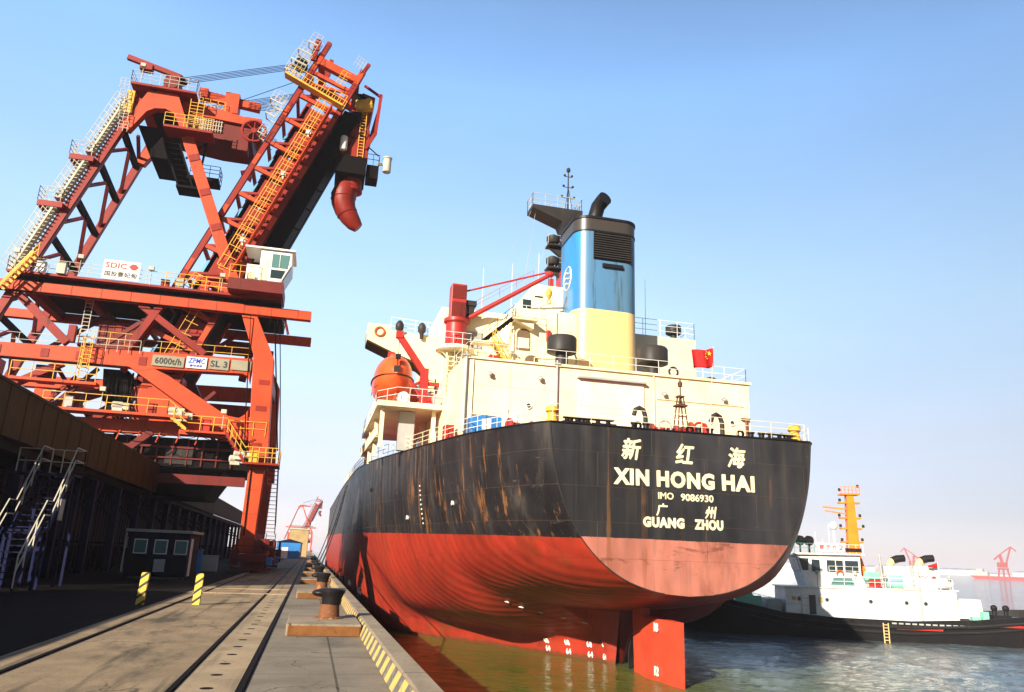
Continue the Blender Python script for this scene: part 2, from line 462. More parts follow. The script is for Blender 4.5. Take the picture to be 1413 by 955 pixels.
class MB:
    def __init__(s):
        s.v = []
        s.f = []

    def add(s, vs, fs):
        k = len(s.v)
        s.v += [Vector(p) for p in vs]
        s.f += [tuple(i + k for i in f) for f in fs]
        return s

    def box(s, x0, x1, y0, y1, z0, z1):
        return s.add([(x, y, z) for z in (z0, z1) for y in (y0, y1) for x in (x0, x1)],
                     [(0, 2, 3, 1), (4, 5, 7, 6), (0, 1, 5, 4), (2, 6, 7, 3), (0, 4, 6, 2), (1, 3, 7, 5)])

    def bar(s, p, q, w, h=None, up=(0, 1, 0)):
        """square section beam from p to q; w across, h along up"""
        h = h or w
        p, q = Vector(p), Vector(q)
        d = (q - p).normalized()
        u = Vector(up)
        u = u - d * u.dot(d)
        if u.length < 1e-3:
            u = Vector((1, 0, 0)) - d * d.x
        u.normalize()
        r = d.cross(u)
        vs = [a + r * (i * w / 2) + u * (j * h / 2) for a in (p, q) for i, j in ((-1, -1), (1, -1), (1, 1), (-1, 1))]
        return s.add(vs, [(3, 2, 1, 0), (4, 5, 6, 7), (0, 1, 5, 4), (1, 2, 6, 5), (2, 3, 7, 6), (3, 0, 4, 7)])

    def tube(s, p, q, r, n=6, r2=None):
        return s.path([p, q], [r, r if r2 is None else r2], n)

    def path(s, pts, r, n=6, cap=True):
        pts = [Vector(p) for p in pts]
        rs = r if isinstance(r, (list, tuple)) else [r] * len(pts)
        k = len(s.v)
        ref = None
        for i, p in enumerate(pts):
            d = (pts[min(i + 1, len(pts) - 1)] - pts[max(i - 1, 0)]).normalized()
            if ref is None:
                ref = d.orthogonal().normalized()
            a = (ref - d * ref.dot(d)).normalized()
            ref = a
            c = d.cross(a)
            for j in range(n):
                w = 2 * math.pi * j / n
                s.v.append(p + (a * math.cos(w) + c * math.sin(w)) * rs[i])
        for i in range(len(pts) - 1):
            for j in range(n):
                a0, a1 = k + i * n + j, k + i * n + (j + 1) % n
                s.f.append((a0, a1, a1 + n, a0 + n))
        if cap:
            s.f.append(tuple(k + j for j in reversed(range(n))))
            s.f.append(tuple(k + (len(pts) - 1) * n + j for j in range(n)))
        return s

    def lathe(s, prof, c, n=20, axis=(0, 0, 1)):
        """prof: list of (r, h) along axis from centre c"""
        ax = Vector(axis).normalized()
        a = ax.orthogonal().normalized()
        bb = ax.cross(a)
        c = Vector(c)
        k = len(s.v)
        for r, h in prof:
            for j in range(n):
                w = 2 * math.pi * j / n
                s.v.append(c + ax * h + (a * math.cos(w) + bb * math.sin(w)) * r)
        for i in range(len(prof) - 1):
            for j in range(n):
                a0, a1 = k + i * n + j, k + i * n + (j + 1) % n
                s.f.append((a0, a1, a1 + n, a0 + n))
        s.f.append(tuple(k + j for j in reversed(range(n))))
        s.f.append(tuple(k + (len(prof) - 1) * n + j for j in range(n)))
        return s

    def prism(s, poly, axis, a, b):
        """2-D polygon extruded along axis ('x','y','z') from a to b"""
        k = len(s.v)
        n = len(poly)
        for w in (a, b):
            for (p, q) in poly:
                s.v.append(Vector({'x': (w, p, q), 'y': (p, w, q), 'z': (p, q, w)}[axis]))
        s.f.append(tuple(k + i for i in range(n)))
        s.f.append(tuple(k + n + i for i in reversed(range(n))))
        for i in range(n):
            j = (i + 1) % n
            s.f.append((k + i, k + n + i, k + n + j, k + j))
        return s

    def ring(s, c, R, r, axis=(0, -1, 0), n=18, m=6):
        ax = Vector(axis).normalized()
        a = ax.orthogonal().normalized()
        bb = ax.cross(a)
        k = len(s.v)
        for i in range(n):
            w = 2 * math.pi * i / n
            d = a * math.cos(w) + bb * math.sin(w)
            for j in range(m):
                q = 2 * math.pi * j / m
                s.v.append(Vector(c) + d * (R + r * math.cos(q)) + ax * (r * math.sin(q)))
        for i in range(n):
            for j in range(m):
                s.f.append((k + i * m + j, k + ((i + 1) % n) * m + j, k + ((i + 1) % n) * m + (j + 1) % m, k + i * m + (j + 1) % m))
        return s

    def sphere(s, c, rx, ry=None, rz=None, n=12, m=8):
        ry = ry or rx
        rz = rz or rx
        k = len(s.v)
        for i in range(m + 1):
            th = math.pi * i / m
            for j in range(n):
                w = 2 * math.pi * j / n
                s.v.append(Vector(c) + Vector((rx * math.sin(th) * math.cos(w), ry * math.sin(th) * math.sin(w), rz * math.cos(th))))
        for i in range(m):
            for j in range(n):
                a0, a1 = k + i * n + j, k + i * n + (j + 1) % n
                s.f.append((a0, a0 + n, a1 + n, a1))
        return s

    def rail(s, pts, h=1.05, step=1.5, r=.024, mids=(.52,), closed=False, up=(0, 0, 1)):
        """post-and-rail handrail along a polyline"""
        up = Vector(up)
        pts = [Vector(p) for p in pts]
        if closed:
            pts.append(pts[0])
        for a, b in zip(pts, pts[1:]):
            L = (b - a).length
            n = max(1, round(L / step))
            for i in range(n + 1):
                p = a.lerp(b, i / n)
                s.tube(p, p + up * h, r, 4)
            for f in (1,) + tuple(mids):
                s.tube(a + up * h * f, b + up * h * f, r, 4)
        return s

    def stair(s, a, b, width, wdir, treads=10):
        """open flight from a to b"""
        a, b, w = Vector(a), Vector(b), Vector(wdir).normalized() * width
        for o in (Vector((0, 0, 0)), w):
            s.bar(a + o, b + o, .05, .22, (0, 0, 1))
        run = Vector(((b - a).x, (b - a).y, 0)).normalized() * .24
        for i in range(1, treads + 1):
            p = a.lerp(b, (i - .5) / treads)
            s.add([p, p + w, p + w + run, p + run, p - Vector((0, 0, .04)), p + w - Vector((0, 0, .04)), p + w + run - Vector((0, 0, .04)), p + run - Vector((0, 0, .04))],
                  [(0, 1, 2, 3), (7, 6, 5, 4), (0, 4, 5, 1), (1, 5, 6, 2), (2, 6, 7, 3), (3, 7, 4, 0)])
        return s

    def build(s, name, mat, parent=None, smooth=False, bevel=0, kind=None, label=None, fix=True):
        me = bpy.data.meshes.new(name)
        o0 = ORG.get(parent.name, Vector((0, 0, 0))) if parent else Vector((0, 0, 0))
        me.from_pydata([tuple(p - o0) for p in s.v], [], s.f)
        if fix:
            bm = bmesh.new()
            bm.from_mesh(me)
            bmesh.ops.recalc_face_normals(bm, faces=bm.faces)
            bm.to_mesh(me)
            bm.free()
        me.materials.append(M[mat] if isinstance(mat, str) else mat)
        if smooth:
            for p in me.polygons:
                p.use_smooth = True
            me.set_sharp_from_angle(angle=math.radians(38))
        o = bpy.data.objects.new(name, me)
        COL.objects.link(o)
        if parent:
            o.parent = parent
            ORG[o.name] = o0
        if bevel:
            bv = o.modifiers.new('bevel', 'BEVEL')
            bv.width = bevel
            bv.segments = 2
            bv.limit_method = 'ANGLE'
        if kind:
            o['kind'] = kind
        if label:
            o['label'] = label
        return o


def thing(name, label, cat, loc=(0, 0, 0), group=None):
    o = bpy.data.objects.new(name, None)
    o.empty_display_size = .3
    COL.objects.link(o)
    o.location = loc
    ORG[o.name] = Vector(loc)
    return tag(o, label, cat, group)


def tag(o, label, cat, group=None):
    o['label'] = label
    o['category'] = cat
    if group:
        o['group'] = group
    return o


def copy_tree(o, loc, label=None, group=None, only=None, skip=()):
    c = o.copy()
    COL.objects.link(c)
    c.location = loc
    if label:
        c['label'] = label
    if group:
        c['group'] = group

    def rec(src, dst):
        for ch in list(src.children):
            if only and ch.name.split('.')[0] not in only:
                continue
            d = ch.copy()
            COL.objects.link(d)
            d.parent = dst
            for g in list(ch.children):
                if only:
                    continue
                e = g.copy()
                COL.objects.link(e)
                e.parent = d
    rec(o, c)
    return c


def text(name, body, c, w, h, mat, parent, right=(1, 0, 0), up=(0, 0, 1), depth=.02, bold=0.0, shear=0, label=None, fat=0):
    """raised lettering, fitted to w x h about centre c, facing right x up"""
    cu = bpy.data.curves.new(name, 'FONT')
    cu.body = body
    cu.align_x = 'LEFT'
    cu.extrude = .02
    cu.offset = bold
    cu.shear = shear
    cu.resolution_u = 3
    cu.space_character = 1 + bold * 4
    tmp = bpy.data.objects.new(name, cu)
    COL.objects.link(tmp)
    dg = bpy.context.evaluated_depsgraph_get()
    me = bpy.data.meshes.new_from_object(tmp.evaluated_get(dg))
    bpy.data.objects.remove(tmp)
    xs = [v.co.x for v in me.vertices]
    ys = [v.co.y for v in me.vertices]
    if not xs:
        return None
    x0, x1, y0, y1 = min(xs), max(xs), min(ys), max(ys)
    r, u = Vector(right).normalized(), Vector(up).normalized()
    nrm = r.cross(u)
    o0 = ORG.get(parent.name, Vector((0, 0, 0)))
    for v in me.vertices:
        a = ((v.co.x - x0) / (x1 - x0) - .5) * w
        bb = ((v.co.y - y0) / (y1 - y0) - .5) * h
        v.co = Vector(c) + r * a + u * bb + nrm * (depth * (1 if v.co.z > 0 else -1)) - o0
    if fat:                                             # brush-thick strokes: the glyph laid over itself with small offsets
        bm = bmesh.new()
        bm.from_mesh(me)
        src = list(bm.verts) + list(bm.edges) + list(bm.faces)
        for i, (dx, dz) in enumerate(((1, 0), (-1, 0), (0, 1), (0, -1), (.8, .8))):
            g = bmesh.ops.duplicate(bm, geom=src)
            for v in g['geom']:
                if isinstance(v, bmesh.types.BMVert):
                    v.co += r * (dx * fat) + u * (dz * fat) + nrm * (.0015 * (i + 1))
        bm.to_mesh(me)
        bm.free()
    me.materials.clear()
    me.materials.append(M[mat])
    me.name = name
    o = bpy.data.objects.new(name, me)
    COL.objects.link(o)
    o.parent = parent
    ORG[o.name] = o0
    if label:
        o['label'] = label
    return o


def catmull(pts, x):
    """smooth interpolation in a table of (x, (values...))"""
    n = len(pts)
    i = 0
    while i < n - 2 and x > pts[i + 1][0]:
        i += 1
    x0, x1 = pts[i][0], pts[i + 1][0]
    t = (x - x0) / (x1 - x0)
    t = min(max(t, 0), 1)
    out = []
    for k in range(len(pts[0][1])):
        def val(j):
            return pts[j][1][k]

        def slope(j):
            if j == 0:
                return (val(1) - val(0)) / (pts[1][0] - pts[0][0])
            if j == n - 1:
                return (val(j) - val(j - 1)) / (pts[j][0] - pts[j - 1][0])
            a = (val(j) - val(j - 1)) / (pts[j][0] - pts[j - 1][0])
            b = (val(j + 1) - val(j)) / (pts[j + 1][0] - pts[j][0])
            return 0 if a * b <= 0 else 2 * a * b / (a + b)
        m0, m1, d = slope(i), slope(i + 1), x1 - x0
        h00, h10, h01, h11 = 2*t**3-3*t**2+1, t**3-2*t**2+t, -2*t**3+3*t**2, t**3-t**2
        out.append(h00*val(i) + h10*d*m0 + h01*val(i+1) + h11*d*m1)
    return out

# ================================================================== SETTING
WZ = -4.75                                            # water level below the quay
import numpy as np


def make_water():
    # one sheet: a chopped-up patch of real waves near the ships, flat water out to the horizon
    rng = np.random.default_rng(11)
    x0, x1, y0, y1, d = -2.0, 128.0, 18.0, 128.0, .36
    nx, ny = int((x1 - x0) / d) + 1, int((y1 - y0) / d) + 1
    X, Y = np.meshgrid(np.linspace(x0, x1, nx), np.linspace(y0, y1, ny))
    Z = np.zeros_like(X)
    for k in range(64):
        lam = 1.1 * 1.045 ** k * .55 + .35
        th = math.radians(205) + rng.normal() * .75
        kk = 2 * math.pi / lam
        Z += .0105 * lam ** .9 * (1 if lam < 4 else .5) * np.sin(kk * (X * math.cos(th) + Y * math.sin(th)) + rng.uniform(0, 6.28) + .6 * np.sin(.05 * X + .07 * Y + k)) / 2.2
    gust = .55 + .45 * np.sin(.045 * X + .03 * Y + 1.2) * np.sin(.02 * X - .06 * Y)
    calm = .35 + .65 / (1 + np.exp(-(X - 24) / 5))             # sheltered water between the hull and the quay
    edge = np.clip(np.minimum(np.minimum(X - x0, x1 - X), np.minimum(Y - y0, y1 - Y)) / 8, 0, 1)
    Z = Z * gust * calm * edge + WZ
    vs = np.stack([X, Y, Z], -1).reshape(-1, 3)
    idx = np.arange(nx * ny).reshape(ny, nx)
    q = np.stack([idx[:-1, :-1], idx[:-1, 1:], idx[1:, 1:], idx[1:, :-1]], -1).reshape(-1, 4)
    n0 = nx * ny
    B = [(-9000, -600), (14000, -600), (14000, 16000), (-9000, 16000)]
    outer = [(x, y, WZ) for x, y in B]
    c = [idx[0, 0], idx[0, -1], idx[-1, -1], idx[-1, 0]]
    sides = [idx[0, :], idx[:, -1], idx[-1, ::-1], idx[::-1, 0]]
    faces = [tuple(int(v) for v in f) for f in q]
    for i in range(4):
        a, b_ = n0 + i, n0 + (i + 1) % 4
        s_ = [int(v) for v in sides[i]]
        faces.append((a, b_, s_[-1], s_[0]))
    me = bpy.data.meshes.new('water')
    me.from_pydata(np.vstack([vs, np.array(outer)]).tolist(), [], faces)
    me.materials.append(M['water'])
    me.polygons.foreach_set('use_smooth', [True] * len(me.polygons))
    o = bpy.data.objects.new('water', me)
    COL.objects.link(o)
    o['kind'] = 'structure'


make_water()
# quay body and its surface strips, each a thin sheet above the one below
MB().box(-400, 1.62, -80, 1600, -12, -.012).build('quay_wall', 'quaywall', kind='structure')
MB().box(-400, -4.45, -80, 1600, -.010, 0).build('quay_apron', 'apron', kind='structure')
MB().box(-4.45, -1.56, -80, 1600, -.010, .004).build('track_bed', 'track', kind='structure')
MB().box(-1.46, -.74, -80, 1600, -.010, .006).build('concrete_strip', 'strip', kind='structure')
MB().box(-.62, 1.215, -80, 1600, -.010, .002).build('quay_deck', 'slab', kind='structure')
dr = MB()
for i in range(90):
    y = 4.4 + i * 1.12
    dr.lathe([(.085, 0), (.085, .003)], (-1.10, y, .006), 10)
dr.build('drain_hole', 'darksteel', kind='structure')
sm = MB()
for y in [6.0, 9.1, 14.8, 21.4, 27.5]:
    sm.box(.20, .34, y, y + .06, .0021, .0045)
sm.box(.515, .545, -20, 300, .0021, .006)
sm.build('deck_joint_strip', 'quaywall', kind='structure')
for x0 in (-1.51, -.68, -3.88):
    r = MB().box(x0 - .035, x0 + .035, -80, 1600, -.02, .028)
    r.build('rail_track', 'darksteel', kind='structure')
MB().box(-1.56, -1.46, -80, 1600, -.011, -.002).build('rail_groove', 'darksteel', kind='structure')
MB().box(-.74, -.62, -80, 1600, -.011, -.003).build('rail_groove', 'darksteel', kind='structure')
MB().box(-4.2, -3.95, -80, 1600, .0041, .012).build('rail_bed_plate', 'track', kind='structure')
kb = MB().prism([(1.215, -.009), (1.30, .27), (1.33, .285), (1.60, .285), (1.635, .25), (1.635, -1.2), (1.215, -1.2)], 'y', -80, 1600)
kb.build('kerb', 'kerb', kind='structure')
st = MB().prism([(1.206, .012), (1.285, .262), (1.293, .262), (1.214, .012)], 'y', -80, 1600)
st.build('kerb_marking', 'stripes', kind='structure')

MB().box(-4.2, -.72, 32.6, 32.85, .0061, .05).build('trench_cover', 'strip', kind='structure')
MB().box(-4.2, -.72, 36.4, 36.55, .0061, .035).build('trench_cover', 'strip', kind='structure')
# ------------------------------------------------------------------ bollards on their plinths
def make_bollard(x, y):
    t = thing('bollard', '', 'bollard', (x, y, 0), 'mooring bollards along the quay edge')
    pl = MB().prism([(x - .90, y - 1.55), (x + .655, y - 1.55), (x + .655, y + 1.3), (x - .90, y + 1.3)], 'z', .003, .25)
    pl.build('plinth', 'kerb', t, bevel=.02)
    fp = MB().box(x - .86, x + .62, y - 1.575, y - 1.552, .012, .205)
    fp.build('plinth_plate', 'rustplinth', t)
    MB().lathe([(.32, .25), (.32, .275), (.25, .285), (.235, .34), (.22, .56)], (x, y, 0), 24).build('post', 'rustiron', t, smooth=True)
    h = MB().lathe([(.222, .555), (.23, .68), (.27, .78), (.30, .83), (.30, .875), (.26, .905), (.10, .915)], (x + .03, y, 0), 24)
    h.sphere((x - .20, y, .80), .23, .16, .09, 14, 10)
    h.build('head', 'black', t, smooth=True)
    return t


bx = .57
b0 = make_bollard(bx, 19.1)
blab = ['black mooring bollard with rusty base on the largest plinth beside the striped kerb',
        'second mooring bollard along the kerb, next beyond the one on the largest plinth',
        'third mooring bollard along the kerb, where a dark mooring line ends',
        'fourth mooring bollard along the kerb, small and close to the ship side']
b0['label'] = blab[0]
for i in range(1, 9):
    copy_tree(b0, (bx, 19.1 + 13.2 * i, 0), blab[i] if i < 4 else 'tiny far mooring bollard at the end of the row on the quay edge')

# ------------------------------------------------------------------ hazard posts
def post(x, y, lab, lean):
    t = MB()
    t.prism([(x - .105, 0), (x + .105, 0), (x + .105 + lean, .88), (x + .085 + lean, .92), (x - .085 + lean, .92), (x - .105 + lean, .88)], 'y', y - .1, y + .1)
    o = t.build('hazard_post', 'poststripes')
    tag(o, lab, 'post', 'striped hazard posts by the crane rail')


post(-3.25, 26.4, 'upright yellow and black striped post on the sunlit edge of the track bed', .02)
post(-4.78, 26.0, 'leaning yellow and black striped post standing on the dark apron', .05)

# ------------------------------------------------------------------ rubber fenders between quay and ship
f0 = None
for i in range(6):
    y = 52.0 + 13.2 * i
    f = MB().lathe([(.55, 0), (.6, .3), (.42, .6), (.42, 1.1), (.6, 1.5), (.62, 1.62)], (1.62, y, -1.6), 14, (1, 0, 0))
    f.box(3.24, 3.38, y - .9, y + .9, -3.1, -.5)
    tag(f.build('fender', 'rubber', smooth=True), 'black rubber fender on the quay wall beside the ship side', 'fender', 'rubber fenders on the quay wall')

# ------------------------------------------------------------------ conveyor gallery on the left
g = thing('conveyor_gallery', 'long brown fascia conveyor gallery on dark blue supports along the quay', 'gallery', (-14, 90, 0))
fm = MB()
fm.box(-12.25, -12.0, 30.6, 150, 5.62, 7.68)
fm.build('fascia', 'brownfascia', g)
fj = MB()
for i in range(60):
    fj.box(-12.0, -11.975, 31.2 + i * 2.0, 31.26 + i * 2.0, 5.63, 7.67)
fj.box(-12.0, -11.95, 30.6, 150, 7.60, 7.72)
fj.build('fascia_rib', 'brownfascia', g)
MB().box(-19, -12.252, 30.6, 150, 7.3, 7.6).build('roof', 'darksteel', g)
MB().box(-19, -12.3, 30.62, 150, 5.2, 5.6).build('gallery_floor', 'darksteel', g)
wl = MB()
for i in range(130):
    y = 31 + i * .92
    wl.add([(-15.2, y, 0), (-15.05, y + .2, 0), (-15.05, y + .66, 0), (-15.2, y + .86, 0), (-15.2, y, 5.2), (-15.05, y + .2, 5.2), (-15.05, y + .66, 5.2), (-15.2, y + .86, 5.2)],
           [(0, 1, 5, 4), (1, 2, 6, 5), (2, 3, 7, 6)])
wl.box(-15.5, -15.21, 30.8, 150, 0, 5.2)
wl.build('back_wall', 'navy', g, fix=False)
for i in range(20):
    y = 31.2 + i * 6
    c = MB().box(-12.75, -12.35, y, y + .4, 0, 5.2)
    c.bar((-12.55, y + .2, 3.4), (-12.55, y + 2.0, 5.15), .16)
    c.bar((-12.55, y + .2, 3.4), (-14.6, y + .2, 5.15), .16)
    c.build('column', 'blue', g)
# unseen low annex added out of view to throw shade on the apron
an = MB().box(-16, -12.3, -40, 24.5, 0, 4.9)
an.build('added_shade_block', 'navy', g)
MB().prism([(-16.3, 4.9), (-12.1, 4.9), (-12.1, 5.05), (-14.2, 5.5), (-16.3, 5.05)], 'y', -40.2, 24.7).build('added_shade_roof', 'darksteel', g)
cv = MB()
cv.box(-14.4, -13.0, 31, 150, 1.5, 1.62)
for i in range(60):
    cv.tube((-14.4, 31.5 + 2 * i, 1.72), (-13.0, 31.5 + 2 * i, 1.72), .09, 6)
    cv.box(-14.35, -14.25, 31.5 + 2 * i, 31.6 + 2 * i, 0, 1.5)
    cv.box(-13.15, -13.05, 31.5 + 2 * i, 31.6 + 2 * i, 0, 1.5)
cv.build('belt_frame', 'darksteel', g)

s = thing('access_stair', 'steep two-flight stair with pale handrails and blue stringers up to the gallery', 'staircase', (-10, 32, 0))
MB().stair((-10.75, 30.0, .1), (-10.75, 31.8, 2.1), 1.2, (1, 0, 0), 9).stair((-10.75, 32.5, 2.1), (-10.75, 34.3, 4.35), 1.2, (1, 0, 0), 10).build('flight', 'blue', s)
MB().box(-10.78, -9.52, 31.8, 32.55, 2.02, 2.1).build('landing', 'blue', s)
MB().box(-12.2, -9.5, 34.3, 35.5, 4.27, 4.35).build('landing', 'blue', s)
lg = MB()
for x in (-10.7, -9.55):
    for y, z in ((31.9, 2.0), (32.45, 2.0), (34.4, 4.25), (35.4, 4.25)):
        lg.box(x - .05, x + .05, y - .05, y + .05, 0, z)
lg.build('leg', 'blue', s)
for x in (-10.76, -9.52):
    h = MB()
    P = [(x, 29.95, .15), (x, 31.8, 2.1), (x, 32.5, 2.1), (x, 34.3, 4.35), (x, 35.5, 4.35)]
    h.rail(P, 1.05, 1.0, .028)
    h.build('handrail', 'galv', s)
MB().rail([(-9.52, 35.5, 4.35), (-12.0, 35.5, 4.35)], 1.05, .9, .028).build('handrail', 'galv', s)
MB().box(-9.49, -9.46, 33.2, 33.7, 2.5, 3.3).build('notice_plate', 'grey', s)

# site cabin under the gallery
c = thing('site_cabin', 'low dark blue site cabin with pale roof edge and windows under the gallery', 'cabin', (-7.8, 47, 0))
MB().box(-9.3, -6.3, 45, 49, .12, 2.35).build('body', 'navy', c, bevel=.02)
MB().box(-9.45, -6.15, 44.8, 49.2, 2.36, 2.5).build('roof', 'grey', c)
for x in (-9.0, -8.0, -7.0):
    w = MB().box(x, x + .66, 44.97, 44.99, 1.25, 2.0).build('window', 'white', c)
    MB().box(x + .05, x + .61, 44.955, 44.968, 1.30, 1.95).build('pane', 'greenglass', w)
MB().box(-7.9, -7.35, 44.97, 44.99, .35, 1.0).build('notice_plate', 'grey', c)
MB().box(-6.29, -6.27, 45.6, 46.4, .15, 2.1).build('door', 'white', c)
MB().box(-9.62, -9.32, 45.6, 46.5, 1.5, 2.1).build('cooling_unit', 'grey', c, bevel=.03)
MB().path([(-9.4, 44.85, 2.3), (-9.4, 44.9, .3)], .05, 6).build('downpipe', 'galv', c)
MB().path([(-6.3, 44.85, 2.55), (-5.9, 46, 3.4), (-12.3, 46, 5.3)], .025, 5).build('power_cable', 'darksteel', c)
MB().box(-9.05, -6.3, 44.6, 44.96, .0, .1).build('step', 'quaywall', c)
MB().box(-8.95, -8.2, 44.99, 44.998, .2, 1.1).box(-8.9, -8.25, 44.97, 44.988, .25, 1.05).build('wall_panel', 'darksteel', c)
for i, (x, y, w_, h_, mm) in enumerate([(-9.7, 52, 1.1, 1.3, 'grey'), (-7.3, 55.5, .9, 1.5, 'bluebox'), (-6.6, 58, 1.0, 1.1, 'grey')]):
    e = thing('electric_cabinet', ['grey electric cabinet behind the site cabin, half hidden under the gallery', 'blue electric cabinet between the site cabin and the crane leg', 'low grey electric cabinet near the crane leg foot'][i], 'cabinet', (x, y, 0), 'electric cabinets under the gallery')
    MB().box(x - w_/2, x + w_/2, y - .3, y + .3, .08, h_).build('body', mm, e, bevel=.02)
    MB().box(x - w_/2 + .06, x + w_/2 - .06, y - .325, y - .302, .15, h_ - .08).build('door', mm, e)
    MB().box(x - w_/2 - .04, x + w_/2 + .04, y - .36, y + .34, h_, h_ + .05).build('lid', mm, e)

# ------------------------------------------------------------------ far end of the quay
fb = thing('quay_shed', 'blue shed with a white door at the far end of the quay', 'shed', (-4, 165, 0))
MB().box(-6.4, -1.9, 160, 190, 0, 3.1).build('wall', 'bluebox', fb)
MB().prism([(-6.6, 3.1), (-1.7, 3.1), (-4.1, 3.7)], 'y', 159.8, 190.2).build('roof', 'blue', fb)
MB().box(-5.4, -4.2, 159.93, 159.98, 0, 2.1).build('door', 'white', fb)
fb = thing('yellow_store', 'tan yellow flat-roofed store rising behind the blue shed', 'shed', (-5, 230, 0))
MB().box(-5.8, -.9, 220, 250, 0, 7.0).build('wall', 'tan', fb)
MB().box(-6.0, -.7, 219.8, 250.2, 7.0, 7.3).build('roof', 'galv', fb)
MB().box(-4.4, -2.4, 219.93, 219.98, 0, 3).build('door', 'grey', fb)

# ------------------------------------------------------------------ far shore
def ray_pt(px, dist):
    cx, cy = W_PX / 2, H_PX / 2
    d = cam_matrix() @ Vector(((px - cx) / F_PX, -(790 - cy) / F_PX, -1))
    d.z = 0
    d.normalize()
    return Vector((0, 0, 0)) + d * dist


shore = MB()
a, b_, c_, d_ = ray_pt(930, 2600), ray_pt(1800, 2300), ray_pt(1800, 4200), ray_pt(900, 4600)
shore.prism([(p.x, p.y) for p in (a, b_, c_, d_)], 'z', WZ - 2, WZ + 3.0)
shore.build('far_shore', 'fargrey', kind='structure')
SPOTS = []
for i in range(34):
    px = 1040 + i * 13.5 + random.uniform(-4, 4)
    d = random.uniform(2700, 3300)
    p = ray_pt(px, d)
    w_, dp, h_ = random.uniform(26, 70), random.uniform(20, 40), random.uniform(8, 24)
    f = thing('warehouse', 'pale far warehouse on the hazy opposite shore', 'warehouse', (p.x, p.y, WZ + 3), 'warehouses on the far shore')
    if i % 4 == 3:
        wm = MB().lathe([(h_ * .8, 0), (h_ * .8, h_ * .8), (h_ * .5, h_ * 1.0), (.3, h_ * 1.05)], (p.x, p.y, WZ + 3), 20)
        f['label'] = 'round pale storage tank on the hazy opposite shore'
        f['category'] = 'tank'
        f['group'] = 'tanks on the far shore'
        f.name = 'storage_tank'
        ORG[f.name] = Vector((p.x, p.y, WZ + 3))
        wm.build('tank_shell', 'farwhite', f, smooth=True)
    else:
        MB().box(p.x - w_/2, p.x + w_/2, p.y - dp/2, p.y + dp/2, WZ + 3, WZ + 3 + h_).build('wall', 'farwhite', f)
        MB().prism([(p.x - w_/2 - 1, WZ + 3 + h_), (p.x + w_/2 + 1, WZ + 3 + h_), (p.x, WZ + 3 + h_ * 1.25)], 'y', p.y - dp/2 - 1, p.y + dp/2 + 1).build('roof', 'fargrey', f)


def portal_crane(px, dist, ht, flip, lab):
    p = ray_pt(px, dist)
    z = WZ + 2
    k = ht / 60
    t = thing('portal_crane', lab, 'crane', (p.x, p.y, z), 'portal cranes on the far shore')
    m = MB()
    for sx in (-1, 1):
        for sy in (-1, 1):
            m.bar((p.x + sx * 7 * k, p.y + sy * 7 * k, z), (p.x + sx * 5 * k, p.y + sy * 5 * k, z + 18 * k), 2.2 * k)
    m.box(p.x - 7 * k, p.x + 7 * k, p.y - 7 * k, p.y + 7 * k, z + 17 * k, z + 20 * k)
    m.build('portal', 'farred', t)
    MB().box(p.x - 9 * k, p.x + 7 * k, p.y - 5 * k, p.y + 5 * k, z + 21 * k, z + 31 * k).build('machine_house', 'farred', t)
    u = ray_pt(px + 30, dist) - p
    u.normalize()
    u *= flip
    m = MB()
    top = Vector((p.x, p.y, z + 46 * k)) - u * 3 * k
    m.bar((p.x, p.y, z + 30 * k), top, 4 * k)
    tip = Vector((p.x, p.y, z + 62 * k)) + u * 17 * k
    base = Vector((p.x, p.y, z + 28 * k)) + u * 6 * k
    m.bar(base, tip, 2.4 * k)
    m.bar(top, tip, 1.6 * k)
    m.bar(top, Vector((p.x, p.y, z + 36 * k)) - u * 14 * k, 2.4 * k)
    tip2 = tip + u * 9 * k - Vector((0, 0, 9 * k))
    m.bar(tip, tip2, 1.6 * k)
    m.build('jib', 'farred', t)


portal_crane(1385, 1750, 56, 1, 'red portal crane standing above the red barge on the far shore')
portal_crane(1262, 2000, 56, -1, 'faint red portal crane behind the tugboat exhaust stacks')
# long red barge
p0, p1 = ray_pt(1338, 1650), ray_pt(1480, 1600)
bt = thing('barge', 'long red barge lying along the far shore', 'barge', (p0.x, p0.y, WZ))
ux_ = (p1 - p0).normalized()
uy_ = Vector((-ux_.y, ux_.x, 0))
hm = MB()
L = (p1 - p0).length
for (x0_, x1_, z0_, z1_, wy) in ((0, L, 0, 5.5, 14),):
    vs = []
    for z in (z0_, z1_):
        e = 0 if z == z1_ else 8
        for (x_, y_) in ((x0_ + e, 0), (x1_, 0), (x1_, wy), (x0_ + e, wy)):
            q = p0 + ux_ * x_ + uy_ * y_
            vs.append((q.x, q.y, WZ + z))
    hm.add(vs, [(0, 3, 2, 1), (4, 5, 6, 7), (0, 1, 5, 4), (1, 2, 6, 5), (2, 3, 7, 6), (3, 0, 4, 7)])
hm.build('hull', 'farred', bt)
dm = MB()
for (x_, w_, h_, z_) in ((6, 22, 7, 5.5), (10, 10, 5, 12.5)):
    q = p0 + ux_ * x_ + uy_ * 3
    q2 = q + ux_ * w_
    q3 = q2 + uy_ * 9
    q4 = q + uy_ * 9
    dm.prism([(v.x, v.y) for v in (q, q2, q3, q4)], 'z', WZ + z_, WZ + z_ + h_)
dm.build('deckhouse', 'grey', bt)
# pale ferry half hidden behind the bulk carrier
p0, p1 = ray_pt(1058, 900), ray_pt(1104, 900)
ft = thing('ferry', 'pale white vessel showing between the cargo ship and the tugboat wheelhouse', 'ship', (p0.x, p0.y, WZ))
ux_ = (p1 - p0).normalized()
uy_ = Vector((-ux_.y, ux_.x, 0))
L = (p1 - p0).length


